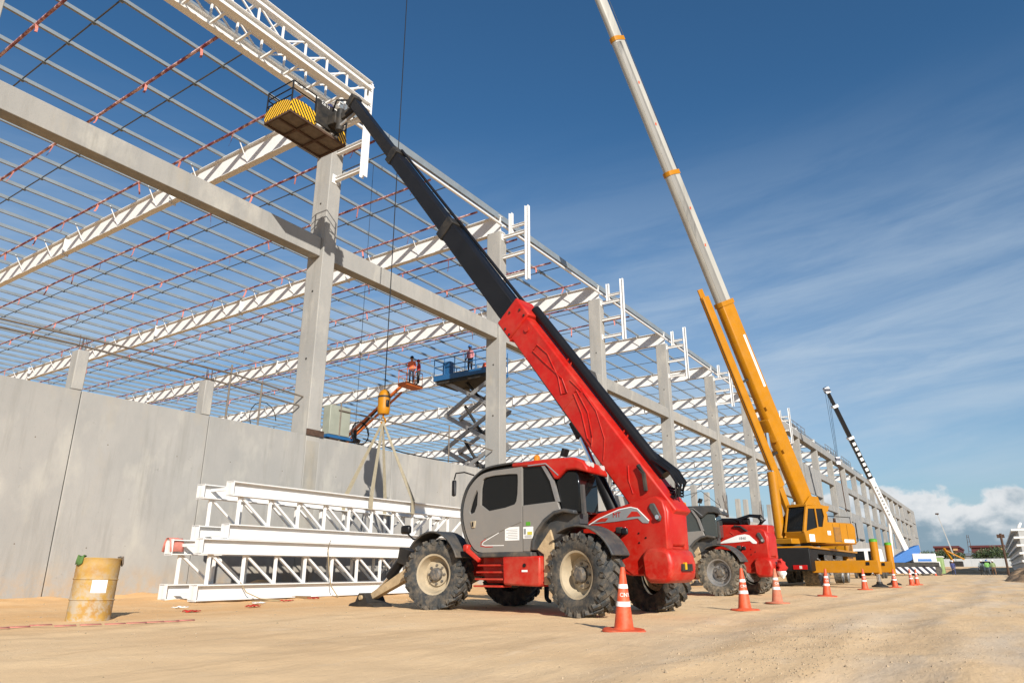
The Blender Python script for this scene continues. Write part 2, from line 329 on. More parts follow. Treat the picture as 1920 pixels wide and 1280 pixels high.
    def holes(s,outer,holes,x0,x1):
        """plate in (y,z) with holes, extruded along x"""
        bm=bmesh.new()
        for lp in [outer]+holes:
            vs=[bm.verts.new((x0,*p)) for p in lp]
            for i in range(len(vs)): bm.edges.new((vs[i],vs[(i+1)%len(vs)]))
        bmesh.ops.triangle_fill(bm,edges=bm.edges[:],use_beauty=True)
        g=bmesh.ops.extrude_face_region(bm,geom=bm.faces[:]); bmesh.ops.translate(bm,verts=[e for e in g['geom'] if isinstance(e,bmesh.types.BMVert)],vec=(x1-x0,0,0))
        bmesh.ops.recalc_face_normals(bm,faces=bm.faces[:]); bm.verts.index_update()
        s.add([v.co.copy() for v in bm.verts],[[v.index for v in f.verts] for f in bm.faces]); bm.free(); return s
    def mesh(s,name,m,smooth=35,fix=True):
        me=bpy.data.meshes.new(name); me.from_pydata(s.v,[],s.f)
        if fix:
            bm=bmesh.new(); bm.from_mesh(me); bmesh.ops.recalc_face_normals(bm,faces=bm.faces[:]); bm.to_mesh(me); bm.free()
        me.materials.append(MT[m] if isinstance(m,str) else m)
        if smooth: me.shade_smooth(); me.set_sharp_from_angle(angle=R(smooth))
        return me
    def ob(s,name,m,parent=None,bevel=0,smooth=35,**k):
        return link(name,s.mesh(name,m,smooth),parent,bevel,**k)
def link(name,me,parent=None,bevel=0,loc=None,rot=None,label=None,cat=None,group=None,kind=None):
    o=bpy.data.objects.new(name,me); col.objects.link(o); o.parent=parent
    if loc is not None: o.location=loc
    if rot is not None: o.rotation_euler=rot
    if bevel:
        b=o.modifiers.new('bevel','BEVEL'); b.width=bevel; b.segments=2; b.limit_method='ANGLE'; b.angle_limit=R(40)
    for a,b in (('label',label),('category',cat),('group',group),('kind',kind)):
        if b: o[a]=b
    return o
def thing(name,label,cat,loc=(0,0,0),rz=0,group=None): return link(name,None,None,0,loc,(0,0,rz),label,cat,group)
def dup(o,parent=None,**k):
    c=o.copy(); col.objects.link(c); c.parent=parent
    for ch in o.children: dup(ch,c)
    for a,b in k.items():
        if a=='loc': c.location=b
        elif a=='rz': c.rotation_euler=(0,0,b)
        else: c[{'cat':'category'}.get(a,a)]=b
    return c
def text(s,size,align='CENTER'):
    """letter outlines as a flat mesh in the xy plane"""
    cu=bpy.data.curves.new('t','FONT'); cu.body=s; cu.size=size; cu.align_x=align; cu.align_y='CENTER'; cu.resolution_u=3
    o=bpy.data.objects.new('t',cu); col.objects.link(o); bpy.context.view_layer.update()
    dg=bpy.context.evaluated_depsgraph_get(); me=o.evaluated_get(dg).to_mesh(); r=([v.co.copy() for v in me.vertices],[tuple(p.vertices) for p in me.polygons])
    bpy.data.objects.remove(o); bpy.data.curves.remove(cu); return r
# ---------------------------------------------------------------- ground
def gz(x,y):
    h=.03*noise.noise((x*.35,y*.35,0))+.012*noise.noise((x*1.7,y*1.7,3))
    if x<60 and -5<y<15:
        w0=.55*noise.noise((x*.12,0,4)); f=.5+.5*noise.noise((x*.5,y*.5,11))
        for c0 in (2.7,.9,-.9): q=(y-c0-w0)/.30; h-=.035*math.exp(-q*q)*f; q=(abs(y-c0-w0)-.48)/.14; h+=.022*math.exp(-q*q)*f
        h+=.010*noise.noise((x*4.1,y*4.1,6))+.014*max(0,noise.noise((x*2.3,y*2.3,8)))
    t=min(1,max(0,(x-112)/148)); h+=1.5*t*t*(3-2*t)
    t=min(1,max(0,(y-14.0)/4.0))
    if x<90: h+=t*(.10+.10*noise.noise((x*.6,y*.6,9))+.06*noise.noise((x*2,y*2,5)))
    h*=1 if abs(y)<60 else .5
    return h
def axis(a,b,fine,far):
    out=[];x=a
    while x<b:
        out.append(x); d=min(abs(x-0),1e9); x+=max(fine,abs(x)*far)
    return out
def ground():
    xs=sorted(set([-p for p in axis(.5,3000,.3,.12)]+[i*.11 for i in range(0,240)]+[26.4+i*.25 for i in range(27)]+[p for p in axis(33,3500,.5,.03)]))
    ys=sorted(set([-p for p in axis(.25,3000,.3,.07)]+[i*.11 for i in range(0,140)]+[15.4+i*.2 for i in range(18)]+[p for p in axis(19,3500,.6,.12)]))
    nx,ny=len(xs),len(ys); v=[(x,y,gz(x,y)) for y in ys for x in xs]; f=[(j*nx+i,j*nx+i+1,(j+1)*nx+i+1,(j+1)*nx+i) for j in range(ny-1) for i in range(nx-1)]
    me=bpy.data.meshes.new('ground'); me.from_pydata(v,[],f); me.materials.append(MT['sand']); me.shade_smooth(); link('ground',me,kind='structure')
ground()
def scatter():
    b=MB()
    for k in range(5200):
        if k<2600: x=rnd.gauss(7.4,2.2); y=rnd.gauss(1.7,.55)+.10*(x-7)
        else: x=rnd.uniform(2,24); y=rnd.uniform(-3,17.5)
        if math.hypot(x,y)<2.2: continue
        s=rnd.uniform(.003,.010)*(2.0 if rnd.random()<.06 else 1); z=gz(x,y)
        b.add([(x-s,y,z),(x,y-s,z),(x+s,y,z),(x,y+s*.8,z),(x+s*.2,y,z+s*.9)],[(0,1,4),(1,2,4),(2,3,4),(3,0,4)])
    for k in range(420):
        x=rnd.uniform(4,30); y=rnd.choice((rnd.uniform(9.5,17.8),rnd.gauss(-.6,.5),rnd.uniform(5,12))); s=rnd.uniform(.012,.034); z=gz(x,y)-.004; a=rnd.random()*3
        P=[(x+s*q*math.cos(a+t_),y+s*q*math.sin(a+t_)*.8,z) for t_,q in ((0,1),(1.3,.8),(2.5,1.1),(3.8,.9),(5.1,1))]+[(x+s*.3,y,z+s*.42),(x-s*.3,y+s*.2,z+s*.38)]
        b.add(P,[(0,1,5),(1,2,6,5),(2,3,6),(3,4,6),(4,0,5,6),(4,3,2,1,0)])
    b.ob('gravel','pebble',smooth=0,kind='stuff',label='loose pebbles and clods scattered over the sandy ground',cat='gravel')
scatter()
# ---------------------------------------------------------------- warehouse
WY=18.2; BAY=11.22; CX=[4.03+BAY*i for i in range(23)]; CW=.57; CD=.82
wh=thing('warehouse','long unfinished warehouse of grey precast concrete with open white steel roof frame','building',(0,WY,0))
def W(mb,name,m,par=None,bevel=0,**k):
    """mesh given in world coordinates under the warehouse (or one of its parts at the same origin)"""
    mb.v=[(x,y-WY,z) for x,y,z in mb.v]; return mb.ob(name,m,wh if par is None else par,bevel,**k)
cols=[]
for i,x in enumerate(CX):
    top=17.2 if i<8 else 16.65
    c=W(MB().ab((x,WY,0),(x+CW,WY+CD,top)),'column','concrete',bevel=.025); cols.append(c)
    if i<6: W(MB().ab((x+.02,WY-.010,.15),(x+CW-.02,WY-.001,4.75)),'grout_strip','concrete_rough',c)
    if i<7:
        for z in (7.6,10.1,13.6):
            W(MB().tube((x-.004,WY+.38,z),(x+.01,WY+.38,z),.045,n=8),'lifting_hole','black_dirty',c)
    if i in (1,2,3,4,5):
        W(MB().ab((x-.03,WY-.05,4.93),(x+CW+.12,WY-.002,5.13)),'bearing_plate','rust',c)
for i in range(0,8):                      # spandrel beams of the open part
    W(MB().ab((CX[i]+CW+.01,WY+.14,11.4),(CX[i+1]-.01,WY+.6,12.14)),'concrete_beam','concrete',bevel=.02)
W(MB().ab((-8,WY+.14,11.4),(CX[0]-.01,WY+.6,12.14)),'concrete_beam','concrete',bevel=.02)
for i in range(7,22):                     # framed part further along
    a,b=CX[i]+CW+.01,CX[i+1]-.01
    for z0,z1 in ((12.75,13.65),(8.7,9.6)): W(MB().ab((a,WY+.1,z0),(b,WY+.6,z1)),'concrete_beam','concrete_dark',bevel=.02)
    W(MB().ab((CX[i]-(.3 if i==7 else 0)+.0,WY-.03,16.66),(CX[i+1]-.012,WY+.75,17.58)),'roof_beam','concrete_dark',bevel=.02)
for i in range(-1,22):                    # ground floor wall panels, three to a bay
    a=(CX[i]+CW) if i>=0 else CX[0]-BAY+CW; b=CX[i+1]; n=3; s=(b-a)/n
    for k in range(n):
        wp_=W(MB().ab((a+k*s+.012,WY+.015,-.4),(a+(k+1)*s-.012,WY+.2,4.93+.05*(k==1 and i>6)+(.25 if i>6 else 0))),'wall_panel','concrete',bevel=.012)
        if i<3:
            for fx_,fz in ((.22,1.2),(.78,1.25),(.24,3.7),(.77,3.65)): W(MB().tube((a+(k+fx_)*s,WY+.012,fz),(a+(k+fx_)*s,WY+.03,fz),.015,n=8),'lifting_point','plank_grey',wp_)
for i,z0,z1 in ((8,10.0,13.6),(10,9.8,13.6),(10,5.6,8.65),(9,5.5,7.6),(11,5.6,8.65),(21,5.3,8.65),(21,9.65,12.7),(21,13.7,16.6),(20,5.3,8.65),(19,13.7,16.6)):
    a,b=CX[i]+CW+.05,CX[i+1]-.05
    for k in range(3): W(MB().ab((a+(b-a)/3*k+.01,WY-.06,z0),(a+(b-a)/3*(k+1)-.01,WY+.08,z1)),'wall_panel','concrete_dark',bevel=.012)
for x in (8.15,11.70):                    # stub posts with starter bars on top of the wall
    c=W(MB().ab((x-.26,WY+.02,4.94),(x+.02,WY+.36,5.95)),'stub_post','concrete',bevel=.02)
    for k in range(5): W(MB().tube((x-.22+.05*k,WY+.1+.04*(k%3),5.94),(x-.22+.05*k+rnd.uniform(-.03,.03),WY+.1+.04*(k%3),6.25+.1*rnd.random()),.008,n=5),'starter_bar','rust',c)
for i in (1,2,3,4,5,6,7,8,9):                # interior stub columns
    for yy in (38,58,78):
        W(MB().ab((CX[i]+5.4,yy,0),(CX[i]+5.95,yy+.6,(8.9 if yy<40 else 9.5))),'interior_column','concrete_dark',bevel=.05)
for i,x in ((4,53),(4,56),(5,64.5),(5,67),(6,75.5),(6,78.5)):
    W(MB().ab((x,WY+.02,5.0),(x+.4,WY+.4,6.6+.3*(x%2))),'stub_post','concrete',bevel=.02)
for i in range(3,8):
    for k in range(7):
        x=CX[i]+.3+rnd.uniform(-.5,.5); W(MB().tube((x,WY-.05,5.1),(x+rnd.uniform(-.4,.4),WY-.1,6.2+rnd.random()),.014,n=5),'starter_bar','rust')
# roof steel
RY0,RY1=18.35,109; RX=[c+CW/2 for c in CX]
PUR=[18.75+1.735*j for j in range(52)]
for y in PUR:
    b=MB(); x0,x1=-9,151
    b.ab((x0,y-.004,18.215),(x1,y+.004,18.41)); b.ab((x0,y-.10,18.205),(x1,y-.004,18.215)); b.ab((x0,y+.004,18.41),(x1,y+.10,18.42))
    W(b,'purlin','galv',smooth=0)
brace=MB().beam((-.02,0,17.45),(-.55,0,18.3),.045,.02,(0,1,0)).mesh('fly_brace','white_steel'); 
plate=MB().ab((-.17,-.02,17.1),(.17,.02,18.32)).mesh('splice_plate','white_steel',0)
for i in range(-1,14):
    x=RX[i] if i>=0 else RX[0]-BAY
    b=MB().isec((x,RY0,17.7),(x,RY1,17.7),.3,1.0,.03,.02); r=W(b,'rafter','white_steel',smooth=0)
    for k,y in enumerate([29.5+10.2*q for q in range(8)]): link('splice_plate',plate,r,loc=(x,y-WY,0))
    far=MB()
    for j in range(1,50,2):
        y=PUR[j]
        if i<=4 and y<75: link('fly_brace',brace,r,loc=(x,y-WY,0))
        else: far.beam((x-.02,y-WY,17.45),(x-.55,y-WY,18.3),.045,.02,(0,1,0))
    if far.v: far.ob('fly_braces','white_steel',r,kind='stuff')
for i in range(-1,13):
    for k in (1,2):
        x=(RX[i] if i>=0 else RX[0]-BAY)+BAY/3*k
        W(MB().beam((x,RY0+.4,18.29),(x,RY1,18.29),.04,.04),'sag_rod','rod_steel',smooth=0)
        if i<3:
            cl=MB()
            for y in PUR: cl.box((x,y,18.2),(.12,.05,.06))
            W(cl,'rod_clips','galv',kind='stuff',smooth=0)
for i in range(1,8):                       # eave strut and galvanised eave channel from column to column
    W(MB().tube((RX[i],WY+.05,17.62),(RX[i+1]-.1,WY+.05,17.62),.07,n=10),'eave_strut','white_steel')
    b=MB().ab((RX[i],WY+.2,18.0),(RX[i+1]-.05,WY+.215,18.32)); b.ab((RX[i],WY+.2,18.32),(RX[i+1]-.05,WY+.42,18.335)); W(b,'eave_channel','galv',smooth=0)
    W(MB().ab((RX[i]-.2,WY+.02,17.2),(RX[i]+.2,WY+.5,17.24)),'cap_plate','white_steel',smooth=0)
for i in range(0,8):                       # outrigger brackets for the eave girder
    x=RX[i]; br=link('eave_bracket',None,wh,loc=(x,0,0))
    def A(mb,n): mb.ob(n,'white_steel',br,smooth=0)
    yo=16.74-WY; yi=17.72-WY
    A(MB().isec((0,yo,14.25),(0,yo,18.3),.2,.2,.02,.02,(0,1,0)),'post')
    A(MB().isec((0,yi,16.95),(0,yi,18.15),.18,.18,.02,.02,(0,1,0)),'post')
    for z in (14.62,15.78,16.9): A(MB().isec((0,-.002,z),(0,yo+.1,z),.15,.17,.018,.018),'arm')
    A(MB().isec((0,yi-.09,17.35),(0,yo+.1,17.35),.14,.14,.018,.018),'arm')
    for z in (14.62,16.9): A(MB().box((0,-.012,z),(.34,.02,.36)),'end_plate')
    A(MB().box((.12,yo,18.26),(.2,.05,.05)),'lug')
# guard rails on the roof beam of the far part
for a in (90,113,127):
    t=thing('guard_rail','dark pipe guard rail frame on top of the concrete roof beam','guard rail',(a,WY+.1,17.585),0,'guard rails on the roof beam')
    for z in (.55,1.05): MB().tube((0,0,z),(9,0,z),.035,n=6).ob('rail','pipe_brown',t)
    for k in range(5): MB().tube((k*2.25,0,0),(k*2.25,0,1.05),.03,n=6).ob('post','pipe_brown',t)
# tape-wrapped pipes hanging under the purlins
tail=MB()
tail.add([(-.045,0,0),(.045,0,0),(.05,.02,-.4),(-.03,.03,-.4),(.09,.06,-.6),(.0,.07,-.6)],[(0,1,2,3),(3,2,4,5)]).add([(-.045,.008,0),(.045,.008,0),(.05,.028,-.4),(-.03,.038,-.4),(.09,.068,-.6),(.0,.078,-.6)],[(3,2,1,0),(5,4,3,2)])
tailm=tail.mesh('tape_tail','pink_cloth',0,False)
for k in range(11):
    x=6.95+3.74*k-(0 if k<1 else .02*k)
    t=thing('tape_wrapped_pipe','thin pipe wrapped in dark red and pale pink tape slung under the roof purlins','pipe',(x,19.0,18.08),0,'tape wrapped pipes under the roof')
    pts=[(.015*noise.noise((k,y*.5,0)),y,.03*noise.noise((k+9,y*.4,1))) for y in range(0,int(88-k*2))]
    MB().pipe(pts,.055,7).ob('pipe','tape',t)
    for q in range(24-k):
        y=1.2+3.47*q+rnd.uniform(-.3,.3); c=link('tape_tail',tailm,t,loc=(0,y,-.02)); c.rotation_euler=(rnd.uniform(-.2,.2),rnd.uniform(-.2,.2),rnd.uniform(0,3)); c.scale=(1,1,rnd.uniform(.6,1.15))
# scaffold tubes along the wall top
def scaf(label,pts,posts):
    t=thing('scaffold_rail',label,'rail',(pts[0][0],WY+.35,0)); x0=pts[0][0]
    MB().pipe([(x-x0,dy,z) for x,dy,z in pts],.03,8).ob('tube','pipe_brown',t)
    for x,h in posts: MB().tube((x-x0,.02,4.9),(x-x0,.02,h),.03,n=8).ob('upright','pipe_brown',t)
scaf('long rusty scaffold tube running over the stub posts to the big column',[(1,0,6.2),(6.3,0,6.32),(9.5,0,6.4),(12.5,0,6.42),(15.3,0,6.25)],((12.45,6.7),(13.6,6.4)))
scaf('dark lower tube lashed beneath the long scaffold rail',[(1,.1,6.05),(8,.1,6.18),(12.3,.1,6.1),(15.2,.1,5.95)],((5.2,6.1),))
scaf('scaffold tube rail between the electrical cabinet and the scissor lift',[(16.9,0,6.1),(20,0,6.12),(23,0,6.1),(26.4,0,5.95)],((17.0,6.4),(23.2,6.6)))
# ---------------------------------------------------------------- box girders
def box_truss(label,loc,ln,rz=0,cat='truss',group=None,tilt=0):
    t=thing('box_truss',label,cat,loc,rz,group); H=1.3; WD=1.12; d=.33
    for y in (0,WD):
        for z in (d/2,H-d/2): MB().isec((0,y,z),(ln,y,z),.27,d,.022,.016).ob('chord','white_steel',t,smooth=0)
        n=int(round(ln/.98)); s=(ln-.5)/n
        for k in range(n+1): MB().beam((.3+k*s,y,d),(.3+k*s,y,H-d),.06,.06).ob('vertical','white_steel',t,smooth=0)
        for k in range(n):
            a,b=(.3+k*s,.3+(k+1)*s)
            if k<n*.62: MB().beam((a+.03,y,H-d),(b-.03,y,d),.05,.05,(0,1,0)).ob('diagonal','white_steel',t,smooth=0)
            else: MB().beam((a+.03,y,d),(b-.03,y,H-d),.05,.05,(0,1,0)).ob('diagonal','white_steel',t,smooth=0)
        MB().box((.008,y,d/2),(.016,.29,d+.02)).ob('end_plate','white_steel',t,smooth=0); MB().box((.008,y,H-d/2),(.016,.29,d+.02)).ob('end_plate','white_steel',t,smooth=0)
    for k in range(0,n+1):
        for z in (.12,H-.12): MB().beam((.3+k*s,.01,z),(.3+k*s,WD-.01,z),.07,.07).ob('cross_member','white_steel',t,smooth=0)
    return t
box_truss('white steel box truss lying on the sand, lower one of the stack',(9.5,14.55,.05),9.6,R(.5),group=None)
box_truss('white steel box truss resting on top of the other ground truss, slings round it',(10.15,14.62,1.36),9.4,R(.8))
box_truss('white steel box girder fixed high on the eave brackets above the work platform',(4.5,16.68,16.97),11.0,0)
MB().ab((0,-.3,0),(.2,1.6,.14)).ob('timber_block','wood',loc=(12.2,14.4,-.06),label='short timber bearer under the middle of the stacked white trusses',cat='timber')
def cloth(name,m,loc,sx,sy,label,cat='cloth',drop=.0,seed=1):
    n=7;P=[];
    for j in range(n):
        for i in range(n):
            a,b=i/(n-1)-.5,j/(n-1)-.5; z=.035*noise.noise((a*4+seed,b*4,seed))+.03-drop*max(0,abs(b)-.25)
            P.append((a*sx+.02*noise.noise((b*5,seed,0)),b*sy,z))
    F=[(j*n+i,j*n+i+1,(j+1)*n+i+1,(j+1)*n+i) for j in range(n-1) for i in range(n-1)]
    o=MB().add(P,F).ob(name,m,None,loc=loc,label=label,cat=cat); sm=o.modifiers.new('s','SOLIDIFY'); sm.thickness=.008; return o
cloth('cloth','pink_cloth',(9.62,15.7,1.36),.34,.34,'pink cloth draped over the end of the far top chord of the lower truss',drop=1.2,seed=3)
for k,(x,y,m,lab) in enumerate(((9.3,12.2,'red_cloth','red scrap of cloth on the sand before the truss ends'),(10.2,13.2,'paper','white scrap of paper lying before the stacked trusses'),(11.1,13.4,'red_cloth','small red rag beside the rope ends under the trusses'),(12.3,13.9,'red_cloth','red rag on the sand left of the stabiliser foot'),(7.6,11.6,'red_cloth','red scrap lying between the drum and the trusses'),(8.4,13.2,'paper','white plastic scrap between the drum and the truss ends'))):
    cloth('litter',m,(x,y,gz(x,y)),.26,.16,lab,'litter',seed=k+5)
def tape_ground():
    b=MB(); 
    for k in range(18):
        x=2.2+k*.23; y=10.9-.35*k*.23+.12*math.sin(k*.8); z=gz(x,y)+.015
        b.add([(x,y,z),(x+.23,y-.08,z),(x+.23,y-.055,z+.012),(x,y+.025,z+.012)],[(0,1,2,3)])
    o=b.ob('barrier_tape','pink_cloth',label='strip of dusty pink barrier tape trailing over the sand by the drum',cat='tape'); s=o.modifiers.new('s','SOLIDIFY'); s.thickness=.004
tape_ground()
def rope(label,pts):
    MB().pipe(pts,.014,6).ob('rope','rope',label=label,cat='rope')
rope('tan rope hanging over the truss chords to the ground beside the stabiliser',[(13.2,14.44,1.42),(13.1,14.40,1.2),(13.15,14.36,.7),(13.2,14.3,.3),(13.3,14.15,.06),(13.1,13.9,.03)])
rope('tan rope trailing from the bottom chord of the lower truss',[(10.6,14.45,.42),(10.75,14.4,.2),(11.0,14.2,.06),(11.2,13.8,.03),(11.0,13.5,.03),(10.4,13.7,.03)])
# ---------------------------------------------------------------- oil drum
t=thing('oil_drum','rusty yellow steel drum with a white paper label, rag on its rim','drum',(5.62,11.05,gz(5.6,11.05)-.02),.35); t.rotation_euler=(R(.6),R(1.2),.3)
pr=[(.285,0),(.29,.02),(.285,.03)]+[(.285,z) for z in (.1,.2)]+[(.285,.29),(.297,.305),(.285,.32)]+[(.285,.45),(.285,.57),(.297,.585),(.285,.6)]+[(.285+.003*(k%2),.64+.025*k) for k in range(7)]+[(.285,.85),(.295,.87),(.285,.88),(.27,.87),(.265,.6)]
MB().lathe(pr,n=36).ob('shell','drum_yellow',t)
lb=MB(); P=[(.289*math.cos(a),.289*math.sin(a),z) for z in (.40,.58) for a in [R(-142+8*k) for k in range(6)]]; lb.add(P,[(k,k+1,k+7,k+6) for k in range(5)]); lb.ob('paper_label','paper',t)
cloth('rag','green_cloth',(0,0,0),.01,.01,'x') if False else None
def rag(m,a,lab):
    b=MB(); P=[]
    for r_,z in ((.25,.885),(.298,.898),(.308,.84),(.312,.78)):
        for k in range(5): q=R(a+8*k); P.append(((r_+.01*(k%2))*math.cos(q),(r_+.01*(k%2))*math.sin(q),z+.02*math.sin(k*2)))
    b.add(P,[(j*5+i,j*5+i+1,(j+1)*5+i+1,(j+1)*5+i) for j in range(3) for i in range(4)])
    o=b.ob('rag',m,t); s=o.modifiers.new('s','SOLIDIFY'); s.thickness=.01
rag('green_cloth',150,''); rag('plank_grey',-52,'')
# ---------------------------------------------------------------- wheels
def wheel_parts(parent,loc,Rr,wd,rim,tyre_m,rim_m,side,lugs=True,name='wheel'):
    """side -1: outer face towards -x"""
    h=link(name,None,parent,loc=loc)
    b=MB(); w2=wd/2; r=rim
    b.lathe([(r,-w2*.8),(r+.04,-w2*.95),(Rr*.80,-w2),(Rr*.93,-w2*.93),(Rr-.045,-w2*.72),(Rr-.04,0),(Rr-.045,w2*.72),(Rr*.93,w2*.93),(Rr*.80,w2),(r+.04,w2*.95),(r,w2*.8),(r,-w2*.8)],axis='x',n=40,cap=False)
    if lugs:
        nl=20
        for k in range(nl):
            for s in (-1,1):
                a0=2*math.pi*(k+(.5 if s>0 else 0))/nl; a1=a0+.30
                def pt(x,a,q): return (x,q*math.cos(a),q*math.sin(a))
                am=(a0+a1)/2
                b.beam(pt(s*.01,a0,Rr-.025),pt(s*w2*.62,am,Rr-.022),.075,.055,pt(0,a0,1))
                b.beam(pt(s*w2*.60,am,Rr-.022),pt(s*w2*.98,a1,Rr-.04),.085,.06,pt(0,a1,1))
                b.beam(pt(s*w2*.93,a1,Rr-.02),pt(s*w2*1.0,a1+.03,Rr*.83),.085,.05,(s,0,0),.05,.02)
    b.ob('tyre',tyre_m,h)
    e=side*w2
    MB().lathe([(r,e*.86),(r+.02,e*.9),(r-.012,e*.86),(r-.03,e*.55),(r*.86,e*.28),(r*.82,e*.1),(r*.62,e*.12),(r*.60,e*.3),(r*.35,e*.32),(.0,e*.32)],axis='x',n=36,cap=False).ob('rim',rim_m,h)
    hb=MB().lathe([(r*.36,e*.30),(r*.34,e*.62),(r*.26,e*.72),(0,e*.74)],axis='x',n=20)
    for k in range(8): a=2*math.pi*k/8; hb.tube((e*.3,r*.48*math.cos(a),r*.48*math.sin(a)),(e*.42,r*.48*math.cos(a),r*.48*math.sin(a)),.022,n=6)
    hb.ob('hub','hub',h)
    return h
# ---------------------------------------------------------------- telehandlers
def chai(p,it=1,closed=True):
    for _ in range(it):
        q=[]; n=len(p)
        for i in range(n if closed else n-1):
            a,b=p[i],p[(i+1)%n]; q+=[(a[0]*.75+b[0]*.25,a[1]*.75+b[1]*.25),(a[0]*.25+b[0]*.75,a[1]*.25+b[1]*.75)]
        p=q if closed else [p[0]]+q+[p[-1]]
    return p
def rake(mb,x0,k,ymax):
    mb.v=[(x,y+(k*(x-x0) if y<ymax else 0),z) for x,y,z in mb.v]; return mb
def arc(cy,cz,r,a0,a1,n): return [(cy+r*math.cos(R(a0+(a1-a0)*k/n)),cz+r*math.sin(R(a0+(a1-a0)*k/n))) for k in range(n+1)]
def flat(txt,size,f,name,m,parent):
    v,fc=text(txt,size); MB().add([f(p) for p in v],fc).ob(name,m,parent,smooth=0)
def telehandler(label,loc,rz,elev,ext,first):
    t=thing('telehandler',label,'telehandler',loc,rz,'red telehandlers with grey cabs')
    red='red'; tm='rubber' if first else 'rubber_muddy'; rm='rim_cream' if first else 'rim_silver'
    for y in (0,3.25):
        for s in (-1,1):
            wo=wheel_parts(t,(s*1.0,y,.60),.60,.45,.33,tm,rm,s)
            if first: wo.rotation_euler=(0,0,R(17 if y>1 else -8))
    # frame
    MB().px([(-1.05,.62),(-.45,.58),(-.2,.62),(3.9,.55),(4.15,.7),(4.1,1.0),(2.6,1.02),(.4,1.05),(-.3,1.2),(-1.05,1.2)],-.42,.20).ob('frame',red,t,bevel=.02)
    side=[(-.47,.58),(-.33,.66),(-.2,.98),(.25,1.1),(.45,1.2),(.45,1.46),(.31,1.5),(-.30,1.62),(-.78,1.72),(-.95,1.74),(-1.06,1.66),(-1.1,1.5),(-1.1,.95),(-.9,.9)]
    for s in (-1,1): MB().px(side,-.432 if s<0 else .22,-.25 if s<0 else .10).ob('side_plate',red,t,bevel=.025)
    MB().px([(-1.09,1.0),(-1.13,1.5),(-1.06,1.65),(-.95,1.7),(-.9,1.0)],-.40,.17).ob('tail_tower',red,t,bevel=.04)
    cw=MB().px([(-.70,.56),(-.68,.86),(-.76,.97),(-1.05,.98),(-1.17,.93),(-1.21,.75),(-1.19,.56),(-1.1,.48),(-.80,.48)],-.53,.22)
    c=cw.ob('counterweight',red,t,bevel=.07); MB().box((-.12,-1.215,.70),(.30,.04,.1)).ob('tow_recess','black_dirty',c); MB().box((-.18,-1.22,.72),(.05,.05,.1)).ob('pin','yellow_plain',c)
    for k in range(3): MB().tube((-.434,-.62-.1*(k%2)*1.2,1.06+.07*k),(-.444,-.62-.1*(k%2)*1.2,1.06+.07*k),.014,n=6).ob('bolt_hole','black_steel',t)
    MB().px(arc(-.12,.88,.06,90,270,5)+arc(.0-.45,.88,.07,-90,90,5)[::1],-.436,-.43) if False else None
    sl=MB().px([(-.05,.86),(-.3,.82),(-.42,.86),(-.42,.94),(-.3,.97),(-.05,.95)],-.445,-.43).ob('slot','black_steel',t)
    # swoosh decal
    de=MB().px([(.30,1.37),(.12,1.45),(-.28,1.575),(-.5,1.60),(-.62,1.57),(-.82,1.38),(-.80,1.34),(-.70,1.35),(-.62,1.42),(-.2,1.39)],-.442,-.437).ob('decal','print_grey' if first else 'paper',t,smooth=0)
    if first:
        MB().px([(.18,1.395),(.06,1.455),(-.08,1.45),(-.02,1.40)],-.447,-.443).ob('decal_red','red_clean',de,smooth=0)
        MB().px([(-.42,1.44),(-.52,1.53),(-.62,1.52),(-.68,1.45),(-.55,1.45)],-.447,-.443).ob('decal_red','red_clean',de,smooth=0)
        flat('MT',.11,lambda p:(-.449,-.24-p.x,1.49+p.y),'lettering','red_clean',de)
        MB().band([(.31,1.365),(.12,1.452),(-.28,1.577),(-.5,1.602),(-.62,1.572),(-.82,1.38)],.014,-.446,-.436).ob('decal_edge','paper',de)
    else: flat('1840',.105,lambda p:(-.449,-.42-p.x,1.49+p.y),'lettering','print_grey',de)
    MB().px([(-.86,1.63),(-.93,1.63),(-1.04,1.42),(-1.02,1.36),(-.96,1.36),(-.83,1.57)],-.47,-.43).ob('hinge_cover','dark_plastic',t,bevel=.015); MB().tube((-.5,-.99,1.42),(-.43,-.99,1.42),.035,n=10).ob('pin','chrome',t)
    MB().box((-.5,-.33,1.25),(.1,.13,.1)).ob('tail_lamp','black_dirty',t,bevel=.02); MB().box((-.5,-.42,1.255),(.08,.06,.1)).ob('tail_lamp_lens','lamp_red',t,bevel=.015)
    MB().pipe([(-.46,-.2,1.05),(-.62,-.36,1.12),(-.72,-.52,1.2)],.018).ob('mirror_stalk','black_steel',t); MB().box((-.72,-.55,1.22),(.05,.12,.1)).ob('mirror','black_steel',t,bevel=.03)
    # fenders
    for y in (0,3.25):
        for s in (-1,1):
            a=(18,150) if y==0 else (25,158)
            p=[(y+q[0],q[1]) for q in [(.73*math.cos(R(180-k)),.60+.73*math.sin(R(180-k))) for k in range(a[0],a[1],11)]] if False else [(y-.71*math.cos(R(k)),.60+.71*math.sin(R(k))) for k in range(22,152,10)]
            if y==0: p=[(-.69*math.cos(R(k)),.60+.69*math.sin(R(k))) for k in range(22,122,9)]
            MB().band(p,.035,s*.78,s*1.24).ob('fender','dark_plastic',t,bevel=.012)
    # cab
    CXo,CXi=-1.13,-.34
    out=[(.97,.97),(2.14,.99),(2.30,1.07),(2.48,1.32),(2.57,1.71),(2.46,2.07),(2.28,2.26),(2.09,2.38),(1.87,2.43),(1.37,2.45),(.8,2.41),(.52,2.36),(.42,2.05),(.33,1.60),(.62,1.45),(.88,1.2)]
    inn=[(y*.97+.04,z*.98+.03) for y,z in out]
    cab=rake(MB().px(chai(inn),CXo+.035,CXi),CXo,.22,.7).ob('cab','glass_dark' if first else 'glass_tint',t)
